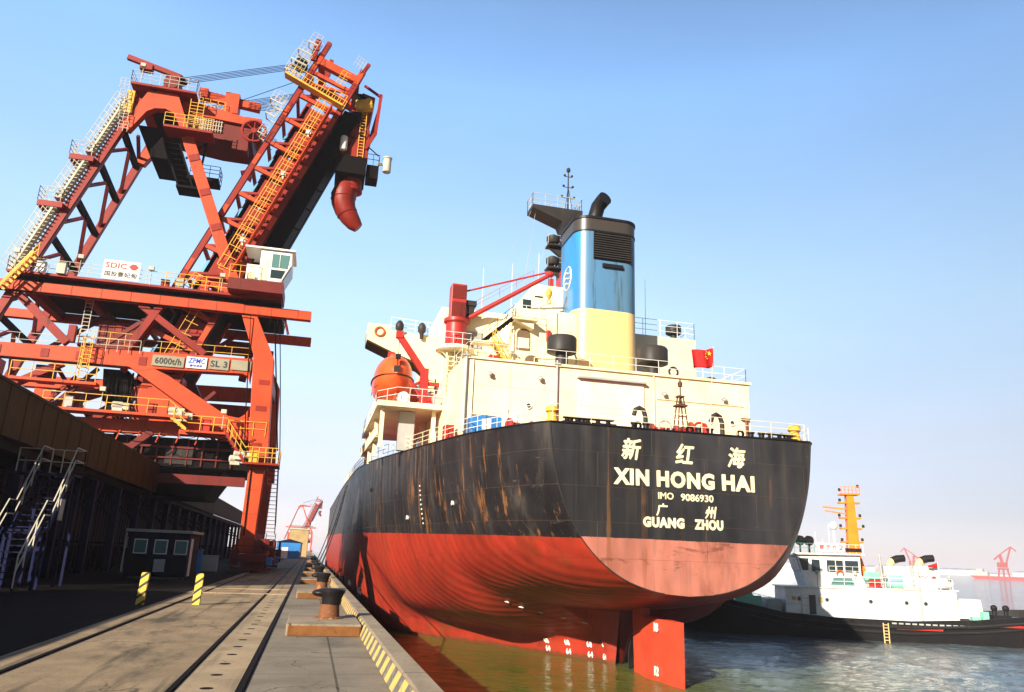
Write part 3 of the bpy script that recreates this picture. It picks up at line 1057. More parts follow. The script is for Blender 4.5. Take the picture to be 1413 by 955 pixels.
def slab(mb, a0, a1, w0, w1, z0, z1):
    vs = [p0 + ux_ * x_ + uy_ * y_ for (x_, y_) in ((a0, w0), (a1, w0), (a1, w1), (a0, w1))]
    mb.prism([(v.x, v.y) for v in vs], 'z', WZ + z0, WZ + z1)


h = MB(); slab(h, -20, L, 0, 12, 0, 6); h.build('hull', 'white', ft)
h = MB(); slab(h, -14, L - 9, 1, 11, 6, 11); slab(h, -8, L - 20, 2, 10, 11, 15); h.build('deckhouse', 'white', ft)
h = MB()
q = p0 + ux_ * 22 + uy_ * 6
h.tube((q.x, q.y, WZ + 15), (q.x, q.y, WZ + 30), .5, 6)
q2 = p0 + ux_ * 10 + uy_ * 6
h.bar((q2.x, q2.y, WZ + 15), (q.x, q.y, WZ + 27), .8)
h.build('mast', 'grey', ft)

# ------------------------------------------------------------------ sea air
hz = MB().box(-1500, 5200, -590, 5200, WZ - 9, 60).build('haze', 'white', kind='stuff')
hm_ = bpy.data.materials.new('sea_haze')
hm_.use_nodes = True
ht = hm_.node_tree
ht.nodes.remove(ht.nodes['Principled BSDF'])
pv = ht.nodes.new('ShaderNodeVolumePrincipled')
pv.inputs['Color'].default_value = (.93, .90, 1.0, 1)
pv.inputs['Density'].default_value = .00020
pv.inputs['Anisotropy'].default_value = .0
ht.links.new(pv.outputs[0], ht.nodes['Material Output'].inputs['Volume'])
hz.data.materials.clear()
hz.data.materials.append(hm_)

# ================================================================== BULK CARRIER
CX = 20.35
ship = thing('cargo_ship', 'large black and red bulk carrier with cream deckhouse and blue funnel at the quay', 'ship', (CX, 50, WZ))
# half-breadth against height, station by station from the transom forward
TAB = [
    (40.0, [(0, .04), (1.6, .16), (3.3, .60), (4.9, 1.5), (6.35, 3.0), (7.25, 4.6), (7.9, 6.8), (8.2, 9.10)]),
    (40.35, [(0, -.02), (1.7, .10), (3.5, .50), (5.2, 1.4), (6.65, 2.9), (7.58, 4.5), (8.25, 6.8), (8.55, 9.10)]),
    (43.5, [(0, -.55), (1.7, -.52), (4.3, -.25), (7.0, .75), (8.6, 2.4), (9.45, 4.5), (9.95, 6.9), (10.2, 9.12)]),
    (47.0, [(0, -1.1), (1.5, -1.08), (4.2, -.80), (7.6, .20), (9.9, 2.1), (10.8, 4.3), (11.35, 7.0), (11.55, 9.15)]),
    (50.2, [(0, -1.5), (.9, -1.45), (3.8, -1.25), (8.0, -.5), (10.8, 1.7), (11.7, 4.4), (12.2, 7.0), (12.4, 9.17)]),
    (51.0, [(.35, -9), (.55, -4.75), (.8, -2.6), (7.2, -1.0), (10.9, 1.6), (11.85, 4.3), (12.4, 7.0), (12.6, 9.18)]),
    (54.5, [(.8, -9), (2.6, -4.75), (3.0, -3.5), (8.8, -1.9), (12.0, 1.3), (12.9, 4.2), (13.3, 7.0), (13.4, 9.2)]),
    (59.0, [(2.8, -9), (5.1, -4.75), (5.5, -3.7), (10.6, -2.0), (13.2, 1.4), (13.95, 4.2), (14.28, 7.0), (14.35, 9.25)]),
    (64.5, [(6.6, -9), (9.0, -4.75), (9.5, -3.6), (12.9, -1.7), (14.6, 1.6), (15.15, 4.3), (15.35, 7.0), (15.4, 9.35)]),
    (70.0, [(9.8, -9), (12.2, -4.75), (13.1, -3.0), (14.2, -.6), (15.5, 2.2), (16.0, 4.4), (16.2, 7.0), (16.2, 9.45)]),
    (78.0, [(12.8, -9), (14.7, -4.75), (15.2, -3.0), (15.9, -.6), (16.4, 2.2), (16.6, 4.4), (16.65, 7.0), (16.65, 9.62)]),
    (90.0, [(15.0, -9), (16.1, -4.75), (16.3, -3.0), (16.55, -.6), (16.7, 2.2), (16.7, 4.4), (16.7, 7.0), (16.7, 9.95)]),
    (110.0, [(16.2, -9), (16.7, -4.75), (16.7, -3.0), (16.7, -.6), (16.7, 2.2), (16.7, 4.4), (16.7, 7.0), (16.7, 10.5)]),
    (190.0, [(16.2, -9), (16.7, -4.75), (16.7, -3.0), (16.7, -.6), (16.7, 2.2), (16.7, 4.4), (16.7, 7.0), (16.7, 11.4)]),
    (225.0, [(9.0, -9), (11.5, -4.75), (12, -3.0), (12.5, -.6), (13, 2.2), (13.6, 4.4), (14.2, 7.0), (15.0, 12.2)]),
    (250.0, [(.2, -9), (.3, -4.75), (.3, -3.0), (.4, -.6), (.6, 2.2), (1.2, 4.4), (2.2, 7.0), (4.0, 13.0)]),
]
NG = 30


def fine_profile(pts):
    tab = []
    s_ = 0
    for i, p in enumerate(pts):
        if i:
            s_ += math.hypot(p[0] - pts[i - 1][0], p[1] - pts[i - 1][1])
        tab.append((s_, p))
    # parameter by control index so that neighbouring stations correspond
    tab = [(i, p) for i, p in enumerate(pts)]
    return [catmull(tab, (len(pts) - 1) * k / NG) for k in range(NG + 1)]


FINE = [(y, sum(fine_profile(p), [])) for y, p in TAB]


def hull_section(y):
    v = catmull(FINE, y)
    return [(v[2 * k], v[2 * k + 1]) for k in range(NG + 1)]


def half_b(y, z):
    """half-breadth of the hull at height z"""
    s_ = hull_section(y)
    for (b0_, z0_), (b1_, z1_) in zip(s_, s_[1:]):
        if z0_ <= z <= z1_:
            return b0_ + (b1_ - b0_) * (z - z0_) / max(1e-6, z1_ - z0_)
    return s_[-1][0]


YS = [40, 40.12, 40.35] + [40.9 + .7 * i for i in range(14)] + [51.0 + .9 * i for i in range(30)] + [80 + 5 * i for i in range(35)]
YS = [y for y in YS if y <= 250]
for side, nm in ((-1, 'port'), (1, 'starboard')):
    hm = MB()
    secs = [[(CX + side * b_, y, z) for b_, z in hull_section(y)] for y in YS]
    n = NG + 1
    for s_ in secs:
        hm.v += [Vector(p) for p in s_]
    for i in range(len(YS) - 1):
        for j in range(NG):
            q = (i * n + j, i * n + j + 1, (i + 1) * n + j + 1, (i + 1) * n + j)
            hm.f.append(q if side < 0 else q[::-1])
    o = hm.build('hull', 'hull', ship, smooth=True, fix=False)
    if side < 0:
        hull = o
# transom plate with its camber
tm = MB()
sec = hull_section(40)
n = len(sec)
rows = []
for k in range(n):
    b_, z = sec[k]
    rows.append([(CX + b_ * u, 40.0 - .001, z) for u in [i / 8 - 1 for i in range(17)]])
for r in rows:
    tm.v += [Vector(p) for p in r]
for k in range(n - 1):
    for i in range(16):
        tm.f.append((k * 17 + i, k * 17 + i + 1, (k + 1) * 17 + i + 1, (k + 1) * 17 + i))
transom = tm.build('transom', 'transom', ship)
# bright raised edge round the transom, as a welded strip
em = MB()
pl = [(CX - b_, 39.985, z) for b_, z in reversed(sec[4:])] 
em.path(pl, .035, 5)
em.path([(2 * CX - x, y, z) for x, y, z in pl], .035, 5)
em.build('transom_edge', 'ventgrey', ship)

# names on the stern
TY = 39.985
for body, cx_, z_, w_, h_, mm, bd, sh in [
        ('新', 16.98, 7.90, 1.16, 1.16, 'letter', .022, .18), ('红', 20.28, 7.84, 1.14, 1.10, 'letter', .022, .18), ('海', 23.58, 7.84, 1.12, 1.14, 'letter', .022, .18),
        ('XIN', 16.98, 6.34, 2.1, .88, 'letter', .024, 0), ('HONG', 20.30, 6.34, 3.55, .90, 'letter', .024, 0), ('HAI', 23.62, 6.36, 2.06, .90, 'letter', .024, 0),
        ('IMO', 19.05, 5.40, .92, .36, 'letter', .025, 0), ('9086930', 20.98, 5.38, 2.0, .38, 'letter', .025, 0),
        ('广', 18.80, 4.63, .66, .66, 'letter', .022, .18), ('州', 21.80, 4.60, .70, .66, 'letter', .022, .18),
        ('GUANG', 18.90, 3.93, 2.45, .54, 'letter', .022, 0), ('ZHOU', 21.66, 3.92, 1.75, .54, 'letter', .022, 0)]:
    text('stern_lettering', body, (cx_, TY, z_), w_, h_, mm, transom, bold=0 if body in '新红海广州' else 0 if h_ < .4 else .036, fat=.035 if body in '新红海' else .022 if body in '广州' else .014 if h_ < .4 else .02, shear=sh, depth=.012)

# deck
dm = MB()
for i, y in enumerate(YS):
    b_, z = hull_section(y)[-1]
    dm.v += [Vector((CX - b_ + .02, y, z - .02)), Vector((CX + b_ - .02, y, z - .02))]
    if i:
        dm.f.append((2 * i - 2, 2 * i - 1, 2 * i + 1, 2 * i))
dm.build('deck', 'shipred', ship)
# gunwale bar: rounded top edge of the shell
gm = MB()
for sd in (-1, 1):
    gm.path([(CX + sd * (hull_section(y)[-1][0] + .01), y, hull_section(y)[-1][1] + .01) for y in YS if y < 225], .055, 5)
gm.path([(CX - 8.2, 39.99, 9.11), (CX + 8.2, 39.99, 9.11)], .06, 5)
gm.build('gunwale', 'black', ship)
# welded frame seams standing proud of the side (the long curved lines of the stern quarter)
for y in (46.2, 51.8, 57.6, 64.0):
    sm = MB()
    pts = []
    for b_, z in hull_section(y)[6:]:
        if z > -4.7:
            pts.append((CX - b_ - .012, y, z))
    sm.path(pts, .014, 4)
    sm.build('shell_seam', 'seam', ship)
# scupper stains line of white dots down one seam
for i in range(9):
    z = 6.4 - i * .32
    MB().sphere((CX - half_b(54.6, z) - .01, 54.6, z), .05, .05, .07, 6, 4).build('load_mark_dot', 'mark', ship)
# discharge port lip
for (y, z) in ((57.5, 4.3), (49.6, 5.0), (67, 6.9)):
    MB().lathe([(.16, -.1), (.16, .12), (.11, .12)], (CX - half_b(y, z), y, z), 10, (-1, 0, 0)).build('discharge_port', 'mark' if z < 6 else 'black', ship)

# draught marks on the stern post
for (y, z, tx) in [(51.1, -4.4, '64'), (51.1, -3.6, '68'), (52.4, -4.4, '64'), (52.4, -3.75, '68'), (53.8, -4.38, '64'), (53.8, -3.8, '68'), (55.4, -4.36, '64'), (55.4, -3.85, '68')]:
    bb = half_b(y, z)
    b2 = half_b(y + .6, z)
    r = Vector((CX - bb, y, 0)) - Vector((CX - b2, y + .6, 0))
    zb = half_b(y, z + .3)
    u = Vector((-(zb - bb), 0, .3))
    text('draught_mark', tx, (CX - bb - .04, y, z), .42, .40, 'mark', hull, right=(r.x, r.y, 0), up=u, bold=.03, depth=.03)
for i in range(6):
    y, z = 51.35 + i * .02, -2.6 + i * .30
    bb = half_b(y, z)
    zb = half_b(y, z + .25)
    text('draught_mark', str(70 + 2 * i), (CX - bb - .03, y - .03, z), .36, .22, 'mark', hull, right=(.35, -1, 0), up=(-(zb - bb), 0, .25), bold=.03, depth=.03)

# rudder, horn, propeller
rm = MB()
prof = []
for k in range(13):
    t_ = k / 12
    y = 40.75 + 4.9 * t_
    hw = .04 + .36 * math.sin(math.pi * min(1, t_ * .62 + .02)) ** 1.1
    prof.append((y, hw))
poly = [(CX - .06 - w_, y) for y, w_ in prof] + [(CX - .06 + w_, y) for y, w_ in reversed(prof)]
rm.prism(poly, 'z', -9.5, -1.38)
M['rudderred'] = paint('bright_rudder_red', (.56, .062, .028), .45, (.28, .06, .03), .6, 1.2, .12)
rud = rm.build('rudder', 'rudderred', ship, smooth=True)
for z, tx in ((-1.85, '18'), (-4.2, '12')):
    text('rudder_mark', tx, (CX - .50, 43.3, z), .5, .5, 'mark', rud, right=(0, -1, 0), bold=.04, depth=.03)
MB().prism([(45.75, -9), (46.9, -9), (46.95, -4.75), (47.2, -.85), (45.75, -.7)], 'x', CX - .33, CX + .25).build('rudder_horn', 'rudderred', ship, bevel=.06)
pm = MB()
pm.lathe([(.1, -.9), (.34, -.6), (.45, 0), (.45, .8)], (CX, 48.6, -5.4), 16, (0, 1, 0))
hub = pm.build('propeller_hub', 'prop', ship, smooth=True)
for k in range(3):
    a = math.radians(20 + 120 * k)
    bm_ = MB()
    R0 = 4.1
    vs = []
    for i in range(9):
        r_ = .35 + (R0 - .35) * i / 8
        ch = .45 + 1.05 * math.sin(math.pi * (i / 8) ** .8) if i < 8 else .25
        for sgn in (-1, 1):
            tw = .9 - .5 * i / 8
            q = sgn * ch * .8
            dx, dy = q * math.cos(tw), q * math.sin(tw)
            vs.append((CX + r_ * math.sin(a) + dx * math.cos(a), 48.6 + dy, -5.4 + r_ * math.cos(a) - dx * math.sin(a)))
    k0 = len(vs)
    vs += [(x, y + .07, z) for x, y, z in vs]
    fs = []
    for i in range(8):
        fs += [(2 * i, 2 * i + 1, 2 * i + 3, 2 * i + 2), (k0 + 2 * i, k0 + 2 * i + 2, k0 + 2 * i + 3, k0 + 2 * i + 1),
               (2 * i, 2 * i + 2, k0 + 2 * i + 2, k0 + 2 * i), (2 * i + 1, k0 + 2 * i + 1, k0 + 2 * i + 3, 2 * i + 3)]
    fs += [(0, k0, k0 + 1, 1), (16, 17, k0 + 17, k0 + 16)]
    bm_.add(vs, fs).build('blade', 'prop', hub, smooth=True)

# ------------------------------------------------------------------ deckhouse
DZ = 9.15
house = MB().prism([(9.0, 50), (30.75, 50), (30.9, 66), (8.2, 66)], 'z', DZ, 14.95).build('deckhouse', 'cream', ship, bevel=.04)
hs = MB()
for z in (11.2, 13.1):
    hs.box(9.02, 30.7, 49.975, 49.998, z, z + .03)
for x in (12.2, 18.8, 23.4, 27.0):
    hs.box(x, x + .03, 49.975, 49.998, DZ, 14.9)
hs.build('plate_seam', 'cream', house)
MB().box(15.9, 30.9, 49.85, 50.1, 14.9, 15.08).box(9.0, 15.9, 49.85, 50.1, 14.88, 15.02).build('coping', 'cream', house)
MB().box(17.2, 22.2, 49.90, 49.99, 10.6, 14.15).build('aft_panel', 'creamwhite', house)
MB().box(17.1, 22.3, 49.6, 50.0, 14.16, 14.3).build('canopy', 'grey', house)
for x in (9.1, 15.6):
    MB().tube((x, 49.85, DZ), (x, 49.85, 15.3), .07, 8).box(x - .22, x + .22, 49.75, 49.98, 15.0, 15.12).build('vent_pipe', 'grey', house)
MB().tube((30.3, 49.8, DZ), (30.3, 49.8, 12.2), .10, 8).box(29.9, 30.6, 49.7, 49.95, 12.2, 12.3).build('tank_vent', 'rustiron', house)
# fittings on the aft and side walls
for x, z in ((10.6, 13.9), (14.2, 13.9), (23.6, 13.6), (28.4, 13.6)):
    MB().box(x, x + .3, 49.7, 49.98, z, z + .14).lathe([(.10, 0), (.16, .05), (.16, .16)], (x + .15, 49.72, z - .18), 10).build('deck_lamp', 'grey', house)
for x in (11.9, 25.6):
    d = MB().box(x, x + .95, 49.93, 49.985, DZ + .15, DZ + 2.1).build('door', 'creamwhite', house, bevel=.03)
    MB().box(x + .75, x + .82, 49.88, 49.928, DZ + 1.0, DZ + 1.25).build('handle', 'ventgrey', d)
for x in (13.6, 27.4, 29.2):
    p = MB().lathe([(.24, 0), (.24, .07), (.16, .07)], (x, 49.985, 11.9), 14, (0, -1, 0)).build('porthole', 'creamwhite', house, smooth=True)
    MB().lathe([(.155, 0), (.155, .02)], (x, 49.91, 11.9), 12, (0, -1, 0)).build('pane', 'glass', p)
MB().path([(9.6, 49.93, 14.8), (9.6, 49.93, 11.0), (11.4, 49.93, 11.0)], .05, 6).build('wall_pipe', 'cream', house)
MB().path([(23.0, 49.93, 14.85), (23.0, 49.93, DZ)], .06, 6).build('wall_pipe', 'cream', house)
MB().path([(23.2, 49.93, 13.2), (30.2, 49.93, 13.2)], .035, 5).build('wall_pipe', 'cream', house)
# upper tiers (port side, seen behind the crane)
up = MB()
up.box(9.9, 13.6, 56.5, 66, 14.9, 20.1)
up.box(13.4, 19.2, 54.6, 66, 14.92, 20.55)
up.build('upper_deckhouse', 'cream', ship, bevel=.04)
up3 = MB()
up3.prism([(15.4, 20.5), (24.5, 20.5), (24.5, 23.75), (15.9, 23.75), (15.4, 23.2)], 'y', 57.5, 68)
up3.build('bridge_house', 'cream', ship, bevel=.04)
br = MB().box(8.8, 32.0, 66.2, 77, 14.9, 21.0)
br.box(9.6, 27.2, 67, 75, 20.9, 24.0)
br.build('wheelhouse', 'cream', ship, bevel=.05)
for i in range(6):
    MB().box(10.2 + i * .85, 10.9 + i * .85, 66.96, 66.99, 22.1, 23.1).build('wheelhouse_window', 'glass', ship)
# arched doorways
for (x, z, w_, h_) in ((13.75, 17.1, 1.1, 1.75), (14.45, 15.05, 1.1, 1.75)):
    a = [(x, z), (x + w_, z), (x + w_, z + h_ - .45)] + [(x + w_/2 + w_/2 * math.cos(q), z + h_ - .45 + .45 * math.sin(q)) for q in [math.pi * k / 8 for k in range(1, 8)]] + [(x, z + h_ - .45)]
    d = MB().prism(a, 'y', 54.57, 54.585).build('doorway', 'doorshade', ship)  # flat dark panel, the doorway's shade is in its colour
    MB().prism([(p - .06 if p < x + w_/2 else p + .06, q + (.06 if q > z else 0)) for p, q in a], 'y', 54.59, 54.597).build('door_frame', 'cream', d)
    MB().box(x + .1, x + w_ - .1, 54.55, 54.568, z + .2, z + 1.0).build('door_leaf', 'cream', d)
MB().box(14.9, 15.6, 57.46, 57.49, 21.3, 22.3).build('bridge_window', 'glass', ship)
MB().box(15.9, 16.6, 57.46, 57.49, 22.6, 22.72).build('vent_slot', 'black', ship)
# balcony platform, stairs
pf = MB().box(13.2, 15.2, 53.6, 54.6, 19.3, 19.42).prism([(13.4, 19.3), (14.9, 19.3), (14.9, 18.7)], 'y', 53.9, 54.6)
pf.build('balcony', 'cream', ship)
MB().rail([(13.2, 54.6, 19.42), (13.2, 53.6, 19.42), (15.2, 53.6, 19.42)], 1.0, .9).build('balcony_rail', 'white', ship)
MB().stair((10.9, 53.9, 17.3), (13.2, 53.9, 19.4), .7, (0, 1, 0), 8).rail([(10.9, 53.9, 17.3), (13.2, 53.9, 19.4)], .9, .8).build('stair', 'darksteel', ship)
MB().box(10.2, 13.0, 53.4, 54.6, 17.15, 17.25).build('stair_landing', 'cream', ship)
MB().stair((12.9, 52.9, 15.1), (11.7, 53.0, 17.2), .8, (0, 1, 0), 8).rail([(12.9, 52.9, 15.1), (11.7, 53.0, 17.2)], .95, .7, .035).rail([(12.9, 53.7, 15.1), (11.7, 53.8, 17.2)], .95, .7, .035).build('yellow_stair', 'yellow', ship)
MB().box(10.0, 11.4, 56.4, 56.49, 17.4, 18.7).build('wall_shadow_panel', 'grey', ship)  # plain grey sheet standing in for a rectangular shadow on the wall
MB().box(16.1, 16.45, 54.4, 54.58, 18.0, 18.9).build('fire_hose_box', 'shipred', ship, bevel=.05)
MB().prism([(11.0, 15.05), (12.0, 15.05), (11.75, 15.6), (11.05, 15.7)], 'y', 51.4, 52.1).build('deck_locker', 'shipred', ship)
mp_ = MB()
mp_.path([(16.9, 54.5, 20.5), (16.9, 54.5, 16.7), (15.2, 54.5, 16.6), (15.2, 54.5, 15)], .05, 6)
mp_.tube((13.5, 54.5, 15), (13.5, 54.5, 20.5), .05, 6)
mp_.build('wall_pipe', 'cream', ship)
# starboard block aft of the bridge
MB().box(24.2, 31.0, 58.5, 66, 14.93, 20.75).build('starboard_deckhouse', 'palegrey', ship, bevel=.04)
MB().rail([(24.4, 58.6, 20.75), (30.9, 58.6, 20.75), (30.9, 65.5, 20.75)], 1.5, 1.6, .026, (.35, .68)).build('handrail', 'white', ship)
for (x, y, z, k, tall) in ((16.65, 52.2, 15.0, 1.0, 1.5), (24.0, 52.3, 15.0, 1.05, 1.3), (29.6, 60, 20.75, .62, 1.25)):
    v = MB().lathe([(.55 * k, 0), (.55 * k, .1), (.48 * k, .15), (.48 * k, tall * k + .2), (.62 * k, tall * k + .35)], (x, y, z), 20).build('vent_trunk', 'ventgrey', ship, smooth=True)
    MB().lathe([(1.0 * k, 0), (1.12 * k, .06), (1.12 * k, 1.12 * k), (1.02 * k, 1.25 * k), (.2, 1.32 * k)], (x, y, z + tall * k), 24).build('vent_cowl', 'ventgrey', v, smooth=True)
hr = MB()
hr.rail([(9.2, 50.1, 15.0), (30.6, 50.1, 15.05), (30.6, 58, 15.05)], 1.1, 1.8, .022)
hr.rail([(9.2, 50.1, 15.0), (9.0, 56, 15.0)], 1.1, 1.8, .022)
hr.build('handrail', 'white', ship)
# small gear on the house top
MB().ring((24.9, 50.6, 15.5), .35, .08).build('hose_reel', 'ventgrey', ship)
MB().sphere((28.2, 51, 15.3), .45, .3, .22).build('covered_gear', 'ventgrey', ship, smooth=True)

# ------------------------------------------------------------------ funnel
def rrect(x0, x1, y0, y1, r, n=7):
    out = []
    for cx_, cy_, a0 in ((x1 - r, y0 + r, -90), (x1 - r, y1 - r, 0), (x0 + r, y1 - r, 90), (x0 + r, y0 + r, 180)):
        for k in range(n + 1):
            a = math.radians(a0 + 90 * k / n)
            out.append((cx_ + r * math.cos(a), cy_ + r * math.sin(a)))
    return out


fm = MB()
fm.prism(rrect(18.35, 23.75, 54, 59.2, 1.25), 'z', 14.94, 28.75)
fun = fm.build('funnel', 'funnel', ship, smooth=True)
fm = MB().prism(rrect(18.28, 23.82, 53.93, 59.27, 1.3), 'z', 28.75, 28.95)
fm.prism(rrect(18.30, 23.80, 53.95, 59.25, 1.3), 'z', 27.62, 27.74)
fm.build('funnel_rim', 'black', fun, smooth=True)
lv = MB().box(19.75, 23.0, 53.9, 53.985, 25.2, 27.55)
lv.build('louvre_recess', 'darksteel', fun)
lv = MB()
for i in range(11):
    z = 25.3 + i * .2
    lv.add([(19.72, 53.80, z), (23.03, 53.80, z), (23.03, 53.92, z + .13), (19.72, 53.92, z + .13), (19.72, 53.80, z + .03), (23.03, 53.80, z + .03), (23.03, 53.92, z + .16), (19.72, 53.92, z + .16)],
           [(0, 1, 2, 3), (7, 6, 5, 4), (0, 4, 5, 1), (3, 2, 6, 7)])
lv.build('louvre', 'ventgrey', fun)
MB().box(20.5, 22.25, 53.8, 53.99, 24.55, 24.85).build('vent_slot', 'black', fun)
MB().path([(20.6, 56, 28.5), (20.6, 56, 29.9), (20.75, 55.7, 30.7), (21.0, 55.2, 31.1), (21.1, 54.9, 31.2)], .62, 16).build('exhaust_pipe', 'black', fun, smooth=True)
fr_ = MB()
fr_.rail([(18.6, 54.3, 28.95), (18.6, 58.9, 28.95)], .8, 1.2, .02)
fr_.build('funnel_rail', 'black', fun)
em = MB()
em.ring((18.335, 56.3, 24.1), .98, .06, (-1, 0, 0), 26, 4)
for dz in (-.45, 0, .45):
    w_ = math.sqrt(.9 ** 2 - dz ** 2) * .95
    em.path([(18.335, 56.3 + w_ * q, 24.1 + dz + .13 * math.sin(q * 3)) for q in [k / 6 - 1 for k in range(13)]], .07, 5)
em.build('funnel_emblem', 'mark', fun)
MB().path([(18.25, 53.6, 15.0), (18.2, 53.4, 16.6), (17.9, 53.3, 17.2)], .08, 6).build('boiler_pipe', 'grey', ship)

# ------------------------------------------------------------------ radar mast
ms = MB().box(19.4, 20.9, 61.4, 63, 23.7, 26.9)
ms.box(18.35, 18.75, 61.5, 61.9, 23.7, 26)
mast = ms.build('mast_base', 'shipred', ship, bevel=.05)
ms = MB().prism([(19.5, 26.9), (20.8, 26.9), (21.0, 32.3), (19.7, 32.3)], 'y', 61.5, 62.9)
ms.prism([(16.5, 32.9), (16.5, 32.6), (19.3, 31.6), (19.6, 30.9), (21.2, 30.9), (21.3, 32.9)], 'y', 61.2, 63.2)
ms.box(18.2, 19.6, 61.6, 62.8, 29.3, 29.45).box(18.2, 19.6, 61.6, 62.8, 27.1, 27.25)
ms.prism([(18.2, 29.3), (19.6, 29.3), (19.6, 28.3)], 'y', 62, 62.3).prism([(18.2, 27.1), (19.6, 27.1), (19.6, 26.3)], 'y', 62, 62.3)
ms.build('mast_post', 'ventgrey', mast)
ms = MB().rail([(16.5, 61.25, 32.9), (21.2, 61.25, 32.9), (21.2, 63.1, 32.9), (16.5, 63.1, 32.9)], 1.15, 1.1, .03, (.5,), True)
ms.rail([(18.2, 61.7, 29.45), (19.5, 61.7, 29.45)], .9, .6, .025).rail([(18.2, 61.7, 27.25), (19.5, 61.7, 27.25)], .9, .6, .025)
ms.build('mast_rail', 'galv', mast)
ms = MB().tube((20.1, 62, 32.9), (20.1, 62, 37.4), .09, 6, .05)
for z, w_ in ((34.4, .6), (35.5, .45), (36.6, .35)):
    ms.tube((20.1 - w_, 62, z), (20.1 + w_, 62, z), .035, 4).sphere((20.1 - w_, 62, z + .12), .12).sphere((20.1 + w_, 62, z + .12), .12)
ms.sphere((20.1, 62, 37.3), .2, .2, .26).tube((19.8, 62, 32.9), (20.1, 62, 35.6), .03, 4).tube((20.6, 62, 32.9), (20.1, 62, 35.6), .03, 4)
ms.build('signal_pole', 'ventgrey', mast)
for z in (30.4, 28.3):
    MB().lathe([(.5, 0), (.62, .2), (.62, .6), (.3, .8)], (18.75, 62, z - .8), 14).build('radar_horn', 'ventgrey', mast, smooth=True)
wm = MB()
for a, b_ in (((17.0, 62, 32.6), (15.9, 62, 23.8)), ((18.3, 62, 30), (16.0, 60, 23.8)), ((16.6, 62, 32.6), (13.2, 66, 24.0))):
    wm.tube(a, b_, .018, 4)
wm.build('stay_wire', 'grey', mast)
for (x, y, z, h_) in ((12.4, 62, 20.1, 6.3), (16.6, 59, 23.75, 3.4), (15.5, 64, 23.75, 4.2), (27.8, 62, 20.75, 6.5)):
    MB().tube((x, y, z), (x, y, z + h_), .035, 5, .015).build('whip_aerial', 'white', ship)

# ------------------------------------------------------------------ bridge wing
wg = MB()
prof = [(3.0, 21.4), (3.0, 19.9), (5.6, 18.85), (7.9, 18.1), (8.45, 17.6), (8.75, 16.7), (8.8, 14.95), (10.4, 14.95), (10.4, 20.6), (9.4, 20.75), (5.0, 20.95), (5.0, 21.4)]
wg.prism(prof, 'y', 66, 69)
wing = wg.build('bridge_wing', 'cream', ship)
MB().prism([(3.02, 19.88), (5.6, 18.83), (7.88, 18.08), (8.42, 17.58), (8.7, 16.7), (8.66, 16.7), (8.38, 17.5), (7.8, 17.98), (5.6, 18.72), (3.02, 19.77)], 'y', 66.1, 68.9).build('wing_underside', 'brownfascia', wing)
MB().rail([(5.0, 66.1, 20.95), (9.4, 66.1, 20.75)], 1.25, 1.0, .025, (.35, .68)).build('wing_rail', 'white', wing)
MB().ring((4.05, 65.93, 20.7), .40, .085, (0, -1, 0)).build('lifebuoy', 'lifeorange', wing)
for x, mm in ((5.75, 'black'), (7.75, 'green')):
    MB().lathe([(.16, 0), (.2, .5), (.36, .7), (.38, 1.1), (.26, 1.35), (.1, 1.5)], (x, 65.75, 20.35), 12).build('searchlight', 'ventgrey', wing, smooth=True)

# ------------------------------------------------------------------ provision crane
pc = MB()
pc.lathe([(1.35, 16.75), (1.5, 16.85), (1.5, 17.1)], (9.25, 56, 0), 24)
for a in range(6):
    w_ = math.radians(60 * a + 20)
    pc.prism([(0, 15), (0, 16.78), (1.3, 16.78), (.75, 16.3), (.6, 15)], 'y', -.03, .03)
    for v in pc.v[-10:]:
        x, y, z = v
        v.x, v.y = 9.25 + x * math.cos(w_) - y * math.sin(w_), 56 + x * math.sin(w_) + y * math.cos(w_)
pcb = pc.build('crane_foundation', 'cream', ship)
MB().lathe([(.95, 17.1), (.95, 17.3), (.82, 17.5), (.82, 19.0), (1.0, 19.15), (1.0, 19.4)], (9.25, 56, 0), 24).build('crane_pedestal', 'shipred', pcb, smooth=True)
MB().box(8.65, 9.85, 55.4, 56.6, 19.4, 22.2).build('crane_post', 'shipred', pcb, bevel=.05)
MB().box(8.7, 9.8, 55.36, 55.395, 19.5, 20.7).box(8.7, 9.8, 55.36, 55.395, 21.0, 22.05).build('post_panel', 'darkred', pcb)
j = MB().tube((9.9, 56, 19.5), (16.3, 54.6, 23.55), .22, 10, .17)
j.tube((9.85, 56, 21.85), (16.1, 54.65, 23.75), .075, 6).sphere((16.3, 54.6, 23.6), .38, .3, .26)
j.build('crane_jib', 'shipred', pcb)
r = MB()
for k in range(6):
    p = Vector((9.9, 56, 19.9)).lerp(Vector((16.3, 54.6, 23.95)), k / 5)
    q = p + Vector((0, 0, .75 if k < 5 else 0))
    r.tube(p, q, .02, 4)
r.tube((9.9, 56, 20.6), (14.9, 54.9, 23.8), .02, 4).tube((9.9, 56, 20.25), (14.9, 54.9, 23.45), .015, 4)
r.build('jib_rail', 'shipred', pcb)
h = MB().tube((16.2, 54.6, 23.5), (16.2, 54.6, 22.2), .02, 4).tube((16.45, 54.6, 23.5), (16.35, 54.6, 22.2), .02, 4)
h.build('hoist_wire', 'black', pcb)
MB().lathe([(.1, -.45), (.22, -.2), (.26, .1), (.14, .35)], (16.28, 54.6, 22.0), 10).ring((16.28, 54.6, 21.3), .16, .05).build('crane_hook', 'yellow', pcb)
MB().box(9.87, 10.7, 55.6, 56.4, 20.6, 21.0).box(10.0, 10.55, 55.7, 56.3, 19.9, 20.6).build('crane_motor', 'ventgrey', pcb)
